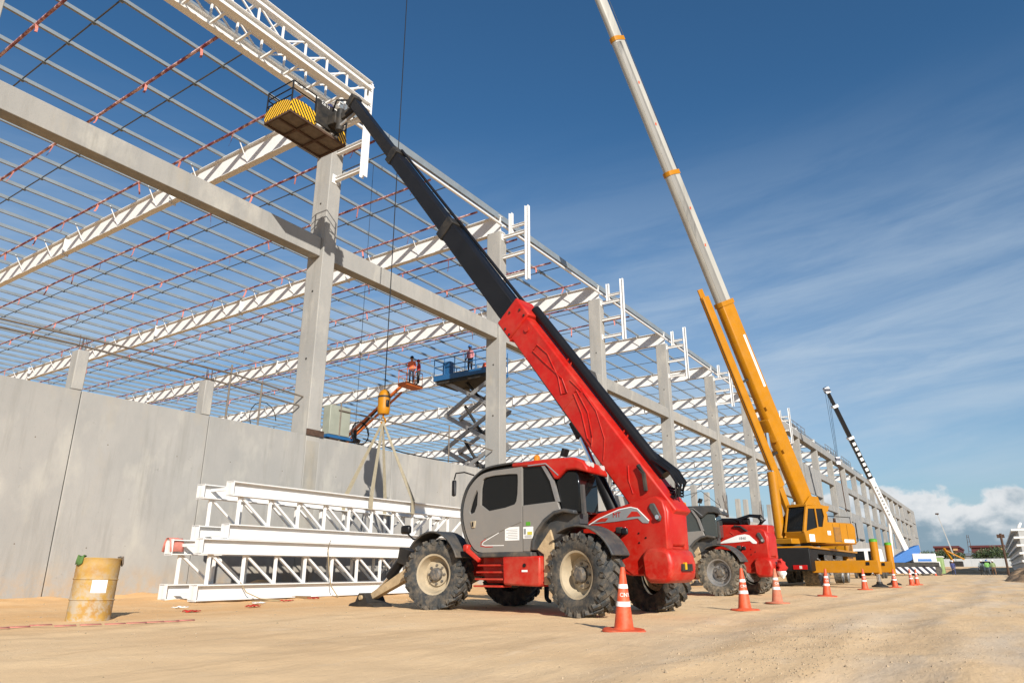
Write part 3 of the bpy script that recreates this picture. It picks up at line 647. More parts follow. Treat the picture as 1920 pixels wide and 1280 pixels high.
    dw=chai([(2.09,2.22),(1.95,2.30),(1.26,2.29),(1.23,2.24),(1.25,1.84),(1.33,1.74),(2.10,1.665)]); tw=chai([(2.16,2.13),(2.30,1.93),(2.40,1.63),(2.19,1.70)])
    door=MB().holes([(1.145,.985)]+chai([(2.05,.985),(2.16,1.0),(2.29,1.08),(2.46,1.33),(2.55,1.71),(2.44,2.06),(2.26,2.25),(2.06,2.36),(1.8,2.385)],2,False)+[(1.145,2.39)],[dw,tw],CXo,CXo+.045).ob('door','grey_body',cab,bevel=.008)
    MB().holes([(.98,.985),(1.13,.985),(1.13,1.735),(.41,1.76),(.35,1.60),(.62,1.47),(.88,1.22)],[],CXo,CXo+.045).ob('side_panel','grey_body',cab,bevel=.008)
    MB().px([(.44,1.75),(.38,1.75),(.48,2.1),(.66,2.36),(.72,2.36),(.55,2.1)],CXo,CXo+.05).ob('pillar','rim_silver',cab)
    MB().band(chai([(2.10,.96),(2.31,1.05),(2.49,1.32),(2.58,1.71),(2.47,2.08),(2.28,2.28),(2.08,2.40),(1.87,2.45),(1.36,2.465)],2,False),-.03,CXo-.012,CXi+.01).ob('cab_frame','dark_plastic',cab)
    MB().ab((CXo-.01,.95,.90),(CXi,2.2,.985)).ob('sill','dark_plastic',cab,bevel=.02)
    roof=[(1.37,2.40),(1.37,2.475),(.9,2.47),(.4,2.46),(.05,2.44),(-.12,2.36),(-.2,2.24),(-.2,2.17),(.02,2.24),(.22,2.25),(.38,2.12),(.46,2.12),(.62,2.36)]
    rf=rake(MB().px(roof,CXo-.01,CXi+.02),CXo,.22,.6).ob('roof','red_clean' if first else 'dark_plastic',cab,bevel=.03)
    for xx in (-1.02,-.88,-.45): MB().tube((xx,-.1+.22*(xx+1.13),2.325),(xx,-.17+.22*(xx+1.13),2.315),.05,n=12).ob('work_lamp','lens',rf)
    MB().band([(1.0,2.40),(.62,2.40),(.36,2.18)],.018,CXo-.016,CXo-.008).ob('roof_stripe','print_grey',rf)
    rw_=MB().px([(.36,1.56),(.46,2.1),(.22,2.26),(.02,2.22),(-.02,1.95),(-.02,1.56)],CXo+.05,CXi-.03)
    rw_=rake(rw_,CXo,.22,9).ob('rear_window','glass_tint' if not first else 'glass_dark',cab,bevel=.03)
    MB().px([(-.02,1.54),(-.0,2.0),(-.05,2.0),(-.07,1.54)],CXo+.06,CXo+.12).ob('window_seal','dark_plastic',cab)
    hd=MB().px([(2.33,1.53),(2.2,1.53),(2.22,1.41),(2.29,1.41)],CXo-.02,CXo+.01).ob('handle','rim_cream',door,bevel=.008); MB().box((CXo-.022,2.265,1.475),(.01,.03,.08)).ob('latch','black_steel',door)
    MB().band([(1.66,1.30),(2.02,1.155),(2.04,1.12),(1.98,1.105),(1.55,1.10)],.012,CXo-.004,CXo+.0).ob('door_stripe','paper',door); MB().band([(1.96,1.20),(2.07,1.15),(2.08,1.10),(1.95,1.085),(1.8,1.085)],.014,CXo-.003,CXo).ob('door_stripe_red','red_clean',door)
    MB().band([(2.0,1.24),(1.6,1.36),(1.16,1.49)],.022,CXo-.010,CXo+.01).ob('crease','grey_body',door)
    def sticker(y0,y1,z0,z1,kind):
        s=MB().ab((CXo-.004,y1,z0),(CXo+.002,y0,z1)).ob('notice','paper' if kind!='g' else 'sticker_green',cab,smooth=0)
        if kind=='t':
            for k in range(6): MB().ab((CXo-.006,y1+.03,z1-.05-k*.028),(CXo-.003,y0-.03-.04*(k%2),z1-.043-k*.028)).ob('print_line','print_grey',s,smooth=0)
        if kind=='y':
            MB().ab((CXo-.006,y1+.02,z0+.06),(CXo-.003,y1+.12,z0+.11)).ob('print_patch','print_yellow',s,smooth=0); MB().ab((CXo-.006,y0-.06,z0+.07),(CXo-.003,y0-.015,z1-.03)).ob('print_patch','print_grey',s,smooth=0)
            for k in range(4): MB().ab((CXo-.006,y1+.03,z0+.012+.012*k),(CXo-.003,y0-.03,z0+.017+.012*k)).ob('print_line','print_grey',s,smooth=0)
    sticker(1.52,1.21,1.17,1.39,'t'); sticker(1.12,.91,1.19,1.38,'y'); sticker(1.06,.97,1.40,1.46,'g')
    MB().pipe([(-1.1,2.3,2.35),(-1.14,2.5,2.42),(-1.2,2.66,2.41),(-1.2,2.70,2.3)],.014).ob('mirror_arm','black_steel',cab); MB().box((-1.2,2.70,2.14),(.06,.09,.3)).ob('mirror','black_steel',cab,bevel=.03)
    MB().lathe([(.06,0),(.06,.03),(.055,.035),(.055,.12),(.03,.15),(0,.155)],(-.85,1.05,2.46),n=14).ob('beacon','amber',cab)
    MB().pipe([(-.5,.75,2.44),(-.5,.75,2.58)],.012).ob('lamp_stalk','black_steel',cab); MB().box((-.5,.72,2.66),(.14,.07,.14),Matrix.Rotation(.4,3,'X')).ob('flood_lamp','black_steel',cab,bevel=.01)
    cab.scale=(1,1,.965)
    # dark arch behind the cab
    ar=[(.95,.97),(.93,1.12),(.84,1.28),(.68,1.44),(.48,1.55),(.28,1.58),(.06,1.54)]
    MB().band(ar,.06,-1.16,-.80).ob('arch_cover','dark_plastic',t,bevel=.02)
    MB().px(ar[::-1]+[(.62,.62),(.62,.97),(.3,1.2),(.06,1.35)],-1.02,-.80).ob('arch_inner','dark_plastic',t)
    MB().px([(.90,.98),(.62,1.28),(.56,1.1),(.60,.45),(.76,.45),(.76,.9)],-1.06,-1.018).ob('mud_flap','mud',t,bevel=.01)
    # tank, steps
    MB().px([(.77,.46),(.80,.42),(1.55,.44),(1.57,.88),(.77,.88)],-1.15,-.5).ob('tank',red,t,bevel=.03); tk=MB().tube((-1.152,1.08,.74),(-1.165,1.08,.74),.03,n=10).ob('cap','black_steel',t); MB().ab((-1.154,1.02,.64),(-1.151,1.14,.67)).ob('plate','paper',t,smooth=0)
    MB().px([(1.58,.46),(2.1,.46),(2.2,.60),(2.2,.92),(1.58,.92)],-.95,-.5).ob('step_housing',red,t,bevel=.02)
    for k in range(4): MB().ab((-1.16+.03*k,1.58,.40+.11*k),(-.9,2.22+.0*k,.43+.11*k)).ob('step',red,t,bevel=.008)
    MB().beam((-1.1,2.12,.82),(-1.18,2.36,1.0),.08,.08).ob('grab_bracket',red,t,bevel=.015)
    MB().box((-1.16,2.38,1.03),(.12,.12,.12)).ob('grab_block',red,t,bevel=.03)
    MB().px([(.3,.9),(3.4,.9),(3.4,1.45),(2.9,1.62),(.5,1.66)],.45,1.14).ob('engine_hood','grey_body',t,bevel=.06)
    # front: axle stabilisers
    MB().px([(3.6,.55),(4.3,.5),(4.35,1.0),(3.7,1.12)],-.5,.5).ob('front_frame','black_dirty',t,bevel=.03)
    if first:
        for s in (-1,1):
            st=link('stabiliser',None,t,loc=(s*.95,0,0))
            MB().beam((0,4.1,.62),(0,5.25,.16),.16,.2,(0,0,1),.14,.12).ob('arm','mud',st,bevel=.01)
            MB().tube((0,4.2,1.0),(0,4.72,.55),.09,n=14).ob('cylinder','black_steel',st); MB().tube((0,4.72,.55),(0,5.15,.24),.035,n=12).ob('ram','chrome',st)
            MB().beam((0,3.9,.85),(0,4.35,.95),.22,.28).ob('mount','black_dirty',st)
            MB().px([(4.85,.0),(5.7,.0),(5.66,.05),(5.48,.09),(5.38,.25),(5.2,.25),(5.08,.09),(4.9,.05)],-.22,.22).ob('foot','black_dirty',st,bevel=.01); MB().tube((-.26,5.28,.17),(.26,5.28,.17),.045,n=10).ob('pin','mud',st)
    MB().pipe([(-1.05,3.7,1.2),(-1.1,3.88,1.22),(-1.12,4.02,1.32)],.016).ob('mirror_stalk','black_steel',t); MB().box((-1.12,4.08,1.40),(.10,.24,.16)).ob('mirror','black_steel',t,bevel=.04)
    # boom
    d=V(0,math.cos(elev),math.sin(elev)); p=V(0,-math.sin(elev),math.cos(elev)); S=V(0,-.75,1.62) if first else V(0,-.72,1.55)
    def at(s,q=0,x=0): return S+d*s+p*q+V(x,0,0)
    bo=link('boom',None,t,rot=(0,0,R(-1.5) if first else 0))
    MB().beam(at(-.35),at(5.05),.46,.60,p,.44,.56).ob('base_section','red_clean',bo,bevel=.03)
    MB().beam(at(4.55,.02),at(5.1,.02),.50,.68,p).ob('collar','red_clean',bo,bevel=.03)
    def onb(pts,off,th):     # raised rib on the near face of the boom
        MB().pipe([at(s,q,-.232) for s,q in pts],th,5).ob('rib','red_clean',bo)
    onb([(3.9,.1),(3.55,.16),(3.0,.05),(2.7,-.1),(2.62,.0),(2.9,.1),(3.5,.0),(3.88,-.05),(3.9,.1)],0,.014)
    onb([(2.5,.18),(2.0,.1),(1.6,-.12),(1.5,-.22),(1.66,-.2),(2.1,.0),(2.5,.1),(2.5,.18)],0,.014)
    onb([(2.35,.26),(1.9,.24),(1.4,.05),(1.15,-.2)],0,.01); onb([(.75,.1),(.55,-.05),(.35,-.12)],0,.012); onb([(2.75,.2),(2.4,.24)],0,.012)
    MB().tube(at(4.35,.12,-.25),at(4.35,.12,-.22),.06,n=14).ob('boss','red_clean',bo)
    for s in (3.2,1.3): MB().pipe([at(s-.06,.27),at(s-.05,.38),at(s,.42),at(s+.05,.38),at(s+.06,.27)],.022).ob('lifting_eye','red_clean',bo)
    MB().tube(at(.3,.40,.06),at(4.75,.40,.06),.095,n=14).ob('extension_cylinder','black_steel',bo)
    for k in range(7): MB().pipe([at(-.05+.04*k+rnd.uniform(-.05,.05),.22,-.1+.03*k),at(-.12+rnd.uniform(-.06,.06),.36+.015*k,-.1+.03*k),at(-.02+rnd.uniform(-.06,.06),.50+.012*k,-.08+.03*k),at(.25+rnd.uniform(-.05,.05),.53+.01*k,-.06+.03*k),at(.6+.05*k,.42,-.04+.03*k)],.02).ob('hose','black_steel',bo)
    MB().pipe([at(.2,.1,-.27),at(.42,.25,-.28),at(.6,.26,-.27)],.035).ob('hose_guard','black_dirty',bo)
    secs=[(5.1,ext[0],.36,.46),(ext[0],ext[1],.30,.37),(ext[1],ext[2],.25,.31)]
    for k,(a,b,wd,h) in enumerate(secs):
        if b-a<.2: continue
        s=MB().beam(at(a-.3,-.02),at(b,-.02),wd,h,p).ob('telescopic_section','black_steel',bo,bevel=.025)
        MB().beam(at(b-.25,-.02),at(b+.03,-.02),wd+.06,h+.07,p).ob('collar','black_dirty',s,bevel=.02)
        if k<2: MB().tube(at(a-.1,h/2+.08,.05),at(b-.1,h/2+.05,.05),.035,n=10).ob('extension_rod','black_steel',s)
    MB().pipe([at(.5,-.27,-.20),at(2.5,-.27,-.215),at(4.6,-.25,-.2)],.016).ob('hydraulic_line','black_steel',bo)
    for s_,q_ in ((4.8,.26),(4.8,-.24),(4.62,.26),(4.62,-.24),(4.98,.05)): MB().tube(at(s_,q_,-.252),at(s_,q_,-.272),.024,n=6).ob('bolt','black_dirty',bo)
    MB().beam(at(4.5,-.29),at(4.53,-.29),.5,.06,p).ob('weld_plate','red_clean',bo); MB().pipe([at(2.45,-.29,-.228),at(2.45,.28,-.228)],.008).ob('weld_seam','red_clean',bo)
    l0=V(0,-.05,1.25); l1=at(2.05,-.36); m=l0.lerp(l1,.55)
    MB().tube(l0,m,.105,n=16).ob('lift_cylinder','black_steel',t); MB().tube(m,l1,.055,n=14).ob('lift_ram','chrome',t); MB().beam(at(1.9,-.36),at(2.25,-.3),.2,.2,p).ob('ram_bracket','black_dirty',bo,bevel=.02)
    for k in range(4): MB().pipe([(-.06+.04*k,-.1,1.5),(-.1,-.3-.03*k,1.75+.03*k),(-.05,-.2-.04*k,2.0),(0,.1,2.05)],.016).ob('hose','black_steel',t)
    return t,at
t1,at1=telehandler('red telehandler with boom fully raised to a yellow striped work platform',(10.80,5.02,0),R(-8.5),R(52.3),(8.55,12.4,16.2),True)
t2,at2=telehandler('red telehandler parked with its boom lowered, white swoosh decal reading 1840',(20.62,6.05,0),R(-8),R(2.5),(5.5,5.6,6.0),False)
# work platform at the boom tip (world aligned, slightly slewed)
wp=link('work_platform',None,t1,loc=(-.33,10.75,13.66),rot=(0,0,R(8.5)))
MB().ab((-1.1,-.6,0),(1.1,.6,.05)).ob('floor','plank_grey',wp)
for x in (-1.08,-.36,.36,1.08): MB().ab((x-.03,-.6,-.06),(x+.03,.6,-.002)).ob('floor_bar','rust',wp)
for y in (-.58,-.0,.58): MB().ab((-1.1,y-.025,-.065),(1.1,y+.025,-.004)).ob('floor_bar','rust',wp)
def curvy(a,b,n,h0,h1): return [(a+(b-a)*k/n,h0+(h1-h0)*math.sin(math.pi*k/n)**.6) for k in range(n+1)]
MB().px([(.6,0),(-.6,0)]+curvy(-.6,.6,10,.26,.5),-1.115,-1.1).ob('toe_board','hazard_x',wp,smooth=0)
MB().py([(-.15,0),(-1.1,0)]+curvy(-1.1,-.15,8,.36,.5),-.615,-.6).ob('toe_board','hazard_y',wp,smooth=0)
MB().py([(1.1,0),(.75,0),(.75,.34),(.85,.44),(1.0,.4),(1.1,.2)],-.615,-.6).ob('toe_board','hazard_y',wp,smooth=0)
for x,y in ((-1.08,-.58),(-1.08,.58),(1.08,-.58),(1.08,.58),(-.2,-.58)): MB().tube((x,y,0),(x,y,1.06),.025,n=8).ob('rail_post','black_steel',wp)
for z in (.55,.8,1.06):
    MB().tube((-1.08,-.58,z),(-1.08,.58,z),.02,n=8).ob('rail','black_steel',wp); MB().tube((-1.08,.58,z),(1.08,.58,z),.02,n=8).ob('rail','black_steel',wp); MB().tube((1.08,-.58,z),(1.08,.58,z),.02,n=8).ob('rail','black_steel',wp)
for z in (.8,1.06): MB().tube((-1.08,-.58,z),(-.2,-.58,z),.02,n=8).ob('rail','black_steel',wp)
bp=MB().ab((-.2,-.66,.1),(.75,-.61,.95)).ob('back_plate','black_dirty',wp,bevel=.01); flat('KB-12',.13,lambda p:(.12+p.x,-.672,.86+p.y),'lettering','paper',bp)
MB().ab((.25,-1.0,.2),(.65,-.66,.6)).ob('slew_mount','black_dirty',wp,bevel=.03); MB().tube((.45,-1.0,.0),(.45,-1.0,.75),.12,n=14).ob('slew_column','black_dirty',wp)
MB().pipe([(.3,-.8,.7),(.2,-1.05,.95),(.45,-1.3,1.0),(.6,-1.45,.8)],.03).ob('hose','black_steel',wp)
MB().beam((.47,-1.05,.45),(.62,-1.62,.75),.2,.22).ob('jib_link','black_dirty',wp,bevel=.02); MB().tube((.40,-1.0,.1),(.58,-1.6,.55),.05,n=10).ob('levelling_ram','rim_silver',wp)
# ---------------------------------------------------------------- hook block, slings, sling load
HX,HY=15.78,15.3
t=thing('hook_block','yellow crane hook ball hanging above the stacked white trusses','crane hook',(HX,HY,5.35))
MB().lathe([(0,0),(.16,.0),(.19,.06),(.20,.2),(.19,.32),(.2,.5),(.19,.62),(.14,.74),(.05,.8),(0,.8)],n=20).ob('weight','yellow',t)
MB().lathe([(.203,.52),(.203,.58)],n=20,cap=False).ob('band','black_dirty',t); MB().ab((-.09,-.215,.2),(.03,-.1,.44)).ob('window','black_steel',t,bevel=.03)
MB().pipe([(0,0,.02),(0,0,-.1),(.08,0,-.14),(.11,0,-.23),(.06,0,-.32),(-.03,0,-.32),(-.08,0,-.25)],.03,8).ob('hook','yellow',t)
for k,(x,y,z) in enumerate(((14.68,14.52,2.68),(16.48,14.52,2.68),(14.85,15.8,2.68),(16.6,15.8,2.68))):
    b=MB(); a=V(HX,HY,5.12); e=V(x,y,z); b.beam(a,e,.075,.016,(0,1,0),.15,.012); b.beam(e,e+V(0,0,-.37),.15,.012,(0,1,0)); b.beam(e+V(0,0,-.37),e+V(0,.2 if y<15 else -.2,-.37),.15,.012)
    b.ob('lifting_sling','sling',None,smooth=0,label='flat beige webbing sling running from the hook to the upper truss',cat='sling',group='four slings under the crane hook')
# ---------------------------------------------------------------- yellow mobile crane
cr=thing('mobile_crane','yellow mobile crane with long pale telescopic boom and extended outriggers','crane',(33.6,7.6,0))
def K(mb,n,m,par=None,bevel=0,**k): return mb.ob(n,m,cr if par is None else par,bevel,**k)
car=K(MB().ab((-2.6,-1.2,.75),(9.4,1.2,1.15)),'chassis','crane_black',bevel=.03)
K(MB().ab((-2.62,-1.45,.62),(-1.0,1.45,1.5)),'rear_deck','crane_black',bevel=.04)
K(MB().ab((-1.0,-1.45,1.3),(8.9,1.45,1.5)),'deck','crane_black',bevel=.02)
K(MB().ab((-2.4,-1.52,1.5),(9.2,-1.38,1.58)),'deck_edge','yellow',bevel=.01); K(MB().ab((-2.66,-1.5,1.52),(-2.55,1.5,1.58)),'deck_edge','yellow',bevel=.01)
for x in (0.6,3.2): K(MB().ab((x,-1.42,.95),(x+1.8,-1.36,1.38)),'side_locker','dark_plastic',bevel=.02)
K(MB().ab((-2.66,-.2,.68),(-2.63,1.4,.86)),'rear_bumper','hazard_rw',smooth=0); K(MB().ab((-2.665,-1.3,.68),(-2.63,-.75,.85)),'tail_lamp','lamp_red',bevel=.01); K(MB().ab((-2.67,-1.1,.71),(-2.66,-1.0,.82)),'tail_lamp_lens','lens')
pl=K(MB().ab((-2.67,1.05,.95),(-2.64,1.4,1.2)),'number_plate','paper',smooth=0); flat('33',.17,lambda p:(-2.675,1.22-p.x,1.07+p.y),'lettering','black_steel',pl)
for x in (-.9,.7,5.2,6.8):
    for s in (-1,1): wheel_parts(cr,(x,s*1.12,.52),.52,.62 if x<2 else .36,.28,'rubber_muddy','rim_silver',s,False)
# the wheel helper turns about x; the crane drives along x, so its wheels are turned a quarter
for o in [c for c in cr.children if c.name.startswith('wheel')]: o.rotation_euler=(0,0,R(90) if o.location.y<0 else R(90))
K(MB().ab((7.4,-1.3,.8),(9.9,1.3,1.5)),'drive_cab_base','yellow',bevel=.06); K(MB().px([(-1.25,1.5),(.1,1.5),(.1,2.6),(-1.0,2.6),(-1.25,2.2)],8.0,9.8),'drive_cab','yellow',bevel=.06)
for x in (-1.6,3.15):
    for s in (-1,1):
        o=link('outrigger',None,cr,loc=(x,0,0))
        MB().ab((-.22,s*1.3,.55),(.22,s*3.78,1.02)).ob('beam','yellow',o,bevel=.02)
        MB().tube((0,s*3.68,.5),(0,s*3.68,1.72),.15,n=16).ob('jack','yellow',o); MB().lathe([(.155,1.72),(.155,1.8),(.1,1.84),(0,1.84)],(0,s*3.68,0),n=16).ob('jack_cap','sticker_green',o)
        MB().tube((0,s*3.68,.08),(0,s*3.68,.55),.075,n=14).ob('ram','chrome',o); MB().lathe([(.3,.0),(.3,.04),(.12,.12),(.1,.2),(0,.2)],(0,s*3.68,.02),n=16).ob('pad','black_dirty',o)
        MB().box((0,s*3.4,.9),(.5,.12,.12)).ob('lock_pin','black_steel',o)
# upper works, built along +x = boom direction, then slewed
ss=link('superstructure',None,cr,loc=(0,0,0),rot=(0,0,R(156.6)))
def U(mb,n,m,bevel=0,par=None,**k): return mb.ob(n,m,ss if par is None else par,bevel,**k)
U(MB().lathe([(1.0,1.5),(1.05,1.55),(1.05,1.75),(.9,1.78)],n=28),'turntable','black_dirty')
U(MB().ab((-3.2,-1.0,1.72),(1.0,1.0,1.95)),'platform','yellow',bevel=.03)
U(MB().py([(-3.25,1.75),(-3.3,2.5),(-3.1,2.68),(-1.2,2.68),(-.9,1.75)],.35,1.34),'engine_hood','yellow',bevel=.05)
U(MB().py([(-3.1,1.75),(-3.1,2.6),(.3,2.3),(.5,1.75)],-1.3,-.35),'winch_house','yellow',bevel=.05)
for s in (-1,1): U(MB().py([(-2.3,1.9),(-2.5,3.2),(-2.2,3.9),(-1.6,3.9),(.6,2.0)],s*.36-.04,s*.36+.04),'boom_bracket','yellow',bevel=.02)
vent=U(MB().ab((-2.08,1.338,1.85),(-1.62,1.352,2.47)),'vent','plank_grey',smooth=0)
for k in range(12): MB().ab((-2.07,1.352,1.88+.05*k),(-1.63,1.366,1.905+.05*k)).ob('louvre','yellow',vent,smooth=0)
U(MB().ab((-1.35,1.345,2.12),(-1.12,1.35,2.3)),'emblem','paper',smooth=0); U(MB().ab((-3.05,1.345,1.82),(-2.3,1.35,1.96)),'placard','paper',smooth=0)
for x in (-2.62,-2.1,-1.58): U(MB().ab((x-.006,1.339,1.8),(x+.006,1.346,2.62)),'panel_seam','black_steel',smooth=0)
U(MB().pipe([(-3.2,1.2,2.68),(-3.2,1.2,2.95),(-1.5,1.2,2.95),(-1.5,1.2,2.68)],.018),'hand_rail','black_steel'); U(MB().tube((-2.6,.8,2.68),(-2.6,.8,2.92),.06,n=10),'exhaust','rust')
for x in (-1.5,.2,2.1,4.0): K(MB().tube((x,-1.5,1.1),(x+.9,-1.5,.95),.03,n=6),'hydraulic_pipe','rim_silver')
K(MB().pipe([(7.3,-1.45,1.55),(7.3,-1.5,2.3),(7.7,-1.5,2.3),(7.7,-1.45,1.55)],.02),'ladder_rail','black_steel')
# operator cab on the left of the boom (+y here)
cprof=[(.42,1.78),(.52,2.2),(.12,3.32),(-1.05,3.36),(-1.3,3.0),(-1.15,2.3),(-1.15,1.78)]
cb=U(MB().py([(x*.97,z*.985+.03) for x,z in cprof],.40,1.30),'operator_cab','glass_dark')
def mirror_holes(outer,holes,y0,y1):
    b=MB().holes(outer,holes,y0,y1); b.v=[(y,x,z) for x,y,z in b.v]; return b
mirror_holes(cprof,[[(.36,2.25),(.06,3.2),(-.42,3.22),(-.46,2.42)],[(-.52,2.45),(-.5,3.22),(-.98,3.24),(-1.05,2.9),(-.85,2.45)]],1.30,1.345).ob('side_frame','yellow',cb,bevel=.01)
MB().py([(.43,1.76),(.535,2.22),(.50,2.24),(.38,1.8)],.36,1.345).ob('front_panel','yellow',cb,bevel=.01)
for y in (.36,1.27): MB().beam((.53,y+.03,2.2),(.13,y+.03,3.33),.08,.06,(1,0,0)).ob('front_pillar','yellow',cb,bevel=.01)
MB().beam((.13,.38,3.34),(.13,1.34,3.34),.1,.08).ob('front_header','yellow',cb); MB().ab((-1.1,.36,3.33),(.16,1.345,3.41)).ob('cab_roof','yellow',cb,bevel=.03)
MB().py([(-1.1,3.0),(-1.6,3.15),(-1.75,3.4),(-1.1,3.4)],.5,1.2).ob('roof_wing','yellow',cb,bevel=.02)
MB().ab((.05,.6,3.42),(.15,.75,3.52)).ob('lamp','lens',cb); U(MB().ab((.22,1.346,1.82),(-.15,1.352,2.12)),'notice','paper',smooth=0)
MB().pipe([(.46,.7,2.3),(.3,.95,2.75),(.22,1.15,2.95)],.012).ob('wiper','black_steel',cb)
MB().pipe([(-3.3,1.2,1.8),(-3.5,1.25,1.9),(-3.5,1.25,2.7),(-3.35,1.2,2.75)],.025).ob('ladder_rail','black_steel',cb)
# boom
BE=math.atan2(20.97,9.8); bd=V(math.cos(BE),0,math.sin(BE)); bn=V(-math.sin(BE),0,math.cos(BE)); B0=V(-1.75,0,3.3)
def bt(s,q=0,y=0): return B0+bd*s+bn*q+V(0,y,0)
def hexsec(a,b,wd,h,q=0):
    mb=MB(); P=[]
    cs=[(-.5,.5),(.5,.5),(.5,-.18),(.36,-.42),(.14,-.5),(-.14,-.5),(-.36,-.42),(-.5,-.18)]
    for s in (a,b): P+=[bt(s,h*c[1]+q,wd*c[0]) for c in cs]
    n=len(cs); return mb.add(P,[tuple(range(n)),tuple(range(2*n-1,n-1,-1))]+[(i,n+i,n+(i+1)%n,(i+1)%n) for i in range(n)])
bm_=link('boom',None,ss)
hexsec(-.7,10.3,.58,.84).ob('base_section','yellow',bm_,bevel=.03)
for a,b,wd,h in ((9.9,17.0,.50,.72),(16.6,24.1,.44,.64),(23.7,48.6,.38,.54)):
    s=hexsec(a,b,wd,h).ob('telescopic_section','boom_white',bm_,bevel=.02)
for a,b,wd,h in ((10.4,16.9,.50,.72),(17.1,23.9,.44,.64)):
    g_=MB(); q=[(.5,.02),(.5,-.18),(.36,-.42)]; P=[bt(s_,h*c[1]*1.012,wd*c[0]*1.012) for s_ in (a,b) for c in q]; g_.add(P,[(0,1,4,3),(1,2,5,4)]); g_.ob('grease_streak','grease',bm_,smooth=0)
for s_,wd,h in ((10.3,.64,.92),(17.0,.55,.78),(24.1,.48,.70)):
    hexsec(s_-.12,s_+.1,wd,h).ob('collar','yellow',bm_); MB().beam(bt(s_-.1,h/2+.03,-.2),bt(s_+.35,h/2+.1,-.2),.06,.06).ob('rope_guide','yellow',bm_)
for s_ in (13.2,15.1,19.5,21.7): MB().box(bt(s_,.1,.255 if s_<17 else .225),(.09,.01,.14)).ob('length_mark','orange',bm_,smooth=0)
MB().beam(bt(6.0,.22,.292),bt(8.6,.22,.292),.006,.16,bn).ob('name_plate','paper',bm_,smooth=0)
MB().beam(bt(6.1,.22,.297),bt(8.5,.22,.297),.004,.05,bn).ob('lettering','print_grey',bm_,smooth=0)
for s_ in (2.9,5.0): MB().beam(bt(s_,-.3,.0),bt(s_+.15,-.3,.0),.66,.12,bn).ob('bracket','yellow',bm_,bevel=.01)
hexsec(3.5,4.6,.66,.2,-.5).ob('ram_bracket','yellow',bm_,bevel=.02)
MB().tube(bt(2.7,.5,.12),bt(46,.6,.05),.012,n=5).ob('hoist_rope','black_steel',bm_); MB().box(bt(2.6,.46,.15),(.12,.1,.12)).ob('rope_sheave','paper',bm_,bevel=.03)
l0=V(.35,0,2.0); l1=bt(4.0,-.6); mm=l0.lerp(l1,.62)
U(MB().tube(l0,mm,.22,n=18),'lift_cylinder','yellow'); U(MB().tube(mm,l1,.13,n=16),'lift_ram','chrome')
j=hexsec(1.6,10.9,.30,.42,-1.18).ob('fly_jib','yellow',bm_,bevel=.02)
MB().tube(bt(1.9,-1.44,.1),bt(10.8,-1.44,.1),.02,n=6).ob('jib_stay','black_steel',j); MB().beam(bt(.2,-1.28),bt(1.8,-1.2),.2,.32,bn).ob('jib_foot','yellow',j,bevel=.02)
for s_ in (3.0,6.6): MB().beam(bt(s_,-.95),bt(s_,-.4),.1,.1).ob('jib_hanger','black_dirty',j)
hexsec(10.9,11.3,.12,.3,-1.25).ob('jib_head','yellow',j)
tipw=bt(47.6,-.25)
MB().pipe([bt(48.6,0),bt(48.7,-.5),bt(48.3,-.7)],.2).ob('boom_head','yellow',bm_)
# rope from the boom head down to the hook
MB().tube((HX-33.6,HY-7.6,6.13),(HX-33.6,HY-7.6,46.3),.017,n=6).ob('hoist_line','black_steel',cr)
# ---------------------------------------------------------------- traffic cones
def cone_proto():
    t=thing('traffic_cone','x','cone')
    b=MB().lathe([(.245,0),(.25,.012),(.235,.03),(.125,.035),(.108,.05)],n=28); b.lathe([(.112,.035),(.028,.68),(.022,.70),(0,.70)],n=24); b.ob('body','orange',t)
    def rr(z): return .112-(.084)*(z-.035)/.645+.0025
    for z0,z1 in ((.275,.328),(.468,.515)): MB().lathe([(rr(z0),z0),(rr(z1),z1)],n=24,cap=False).ob('reflective_band','reflective',t)
    v,f=text('CNY.',.062); MB().add([((rr(.40+p.y)+.001)*math.cos(R(-135)+p.x/.066),(rr(.40+p.y)+.001)*math.sin(R(-135)+p.x/.066),.40+p.y) for p in v],f).ob('lettering','reflective',t,smooth=0)
    return t
cp=cone_proto()
CN=[((7.84,3.66),'clean orange traffic cone lettered CNY beside the raised-boom telehandler rear wheel'),((13.0,3.76),'orange traffic cone lettered CNY before the lowered-boom telehandler rear wheel'),((16.05,3.95),'dusty faded traffic cone with a red and white cloth bundle above it'),((20.95,3.86),'orange traffic cone in front of the yellow crane tail'),((28.3,3.95),'orange traffic cone before the first outrigger foot of the yellow crane'),((32.6,3.45),'orange traffic cone between the two outrigger feet'),((37.1,3.25),'orange cone beyond the second outrigger foot, first of a close pair'),((39.2,3.22),'orange cone beyond the second outrigger foot, second of a close pair'),((98,6.0),'small far orange cone near the striped barrier end'),((105,5.9),'small far orange cone beyond the striped barrier')]
for k,((x,y),lab) in enumerate(CN):
    o=cp if k==0 else dup(cp); o.location=(x,y,gz(x,y)); o['label']=lab; o['group']='orange traffic cones in a row'; o.rotation_euler=(R(rnd.uniform(-2.5,2.5)),R(rnd.uniform(-2.5,2.5)),R(-18+math.degrees(math.atan2(y,x))) if k<2 else rnd.uniform(-.5,.5)+.1)
    if k==2:
        for c in o.children:
            if c.name.startswith('body'): c.data=c.data.copy(); c.data.materials[0]=MT['orange_dusty']
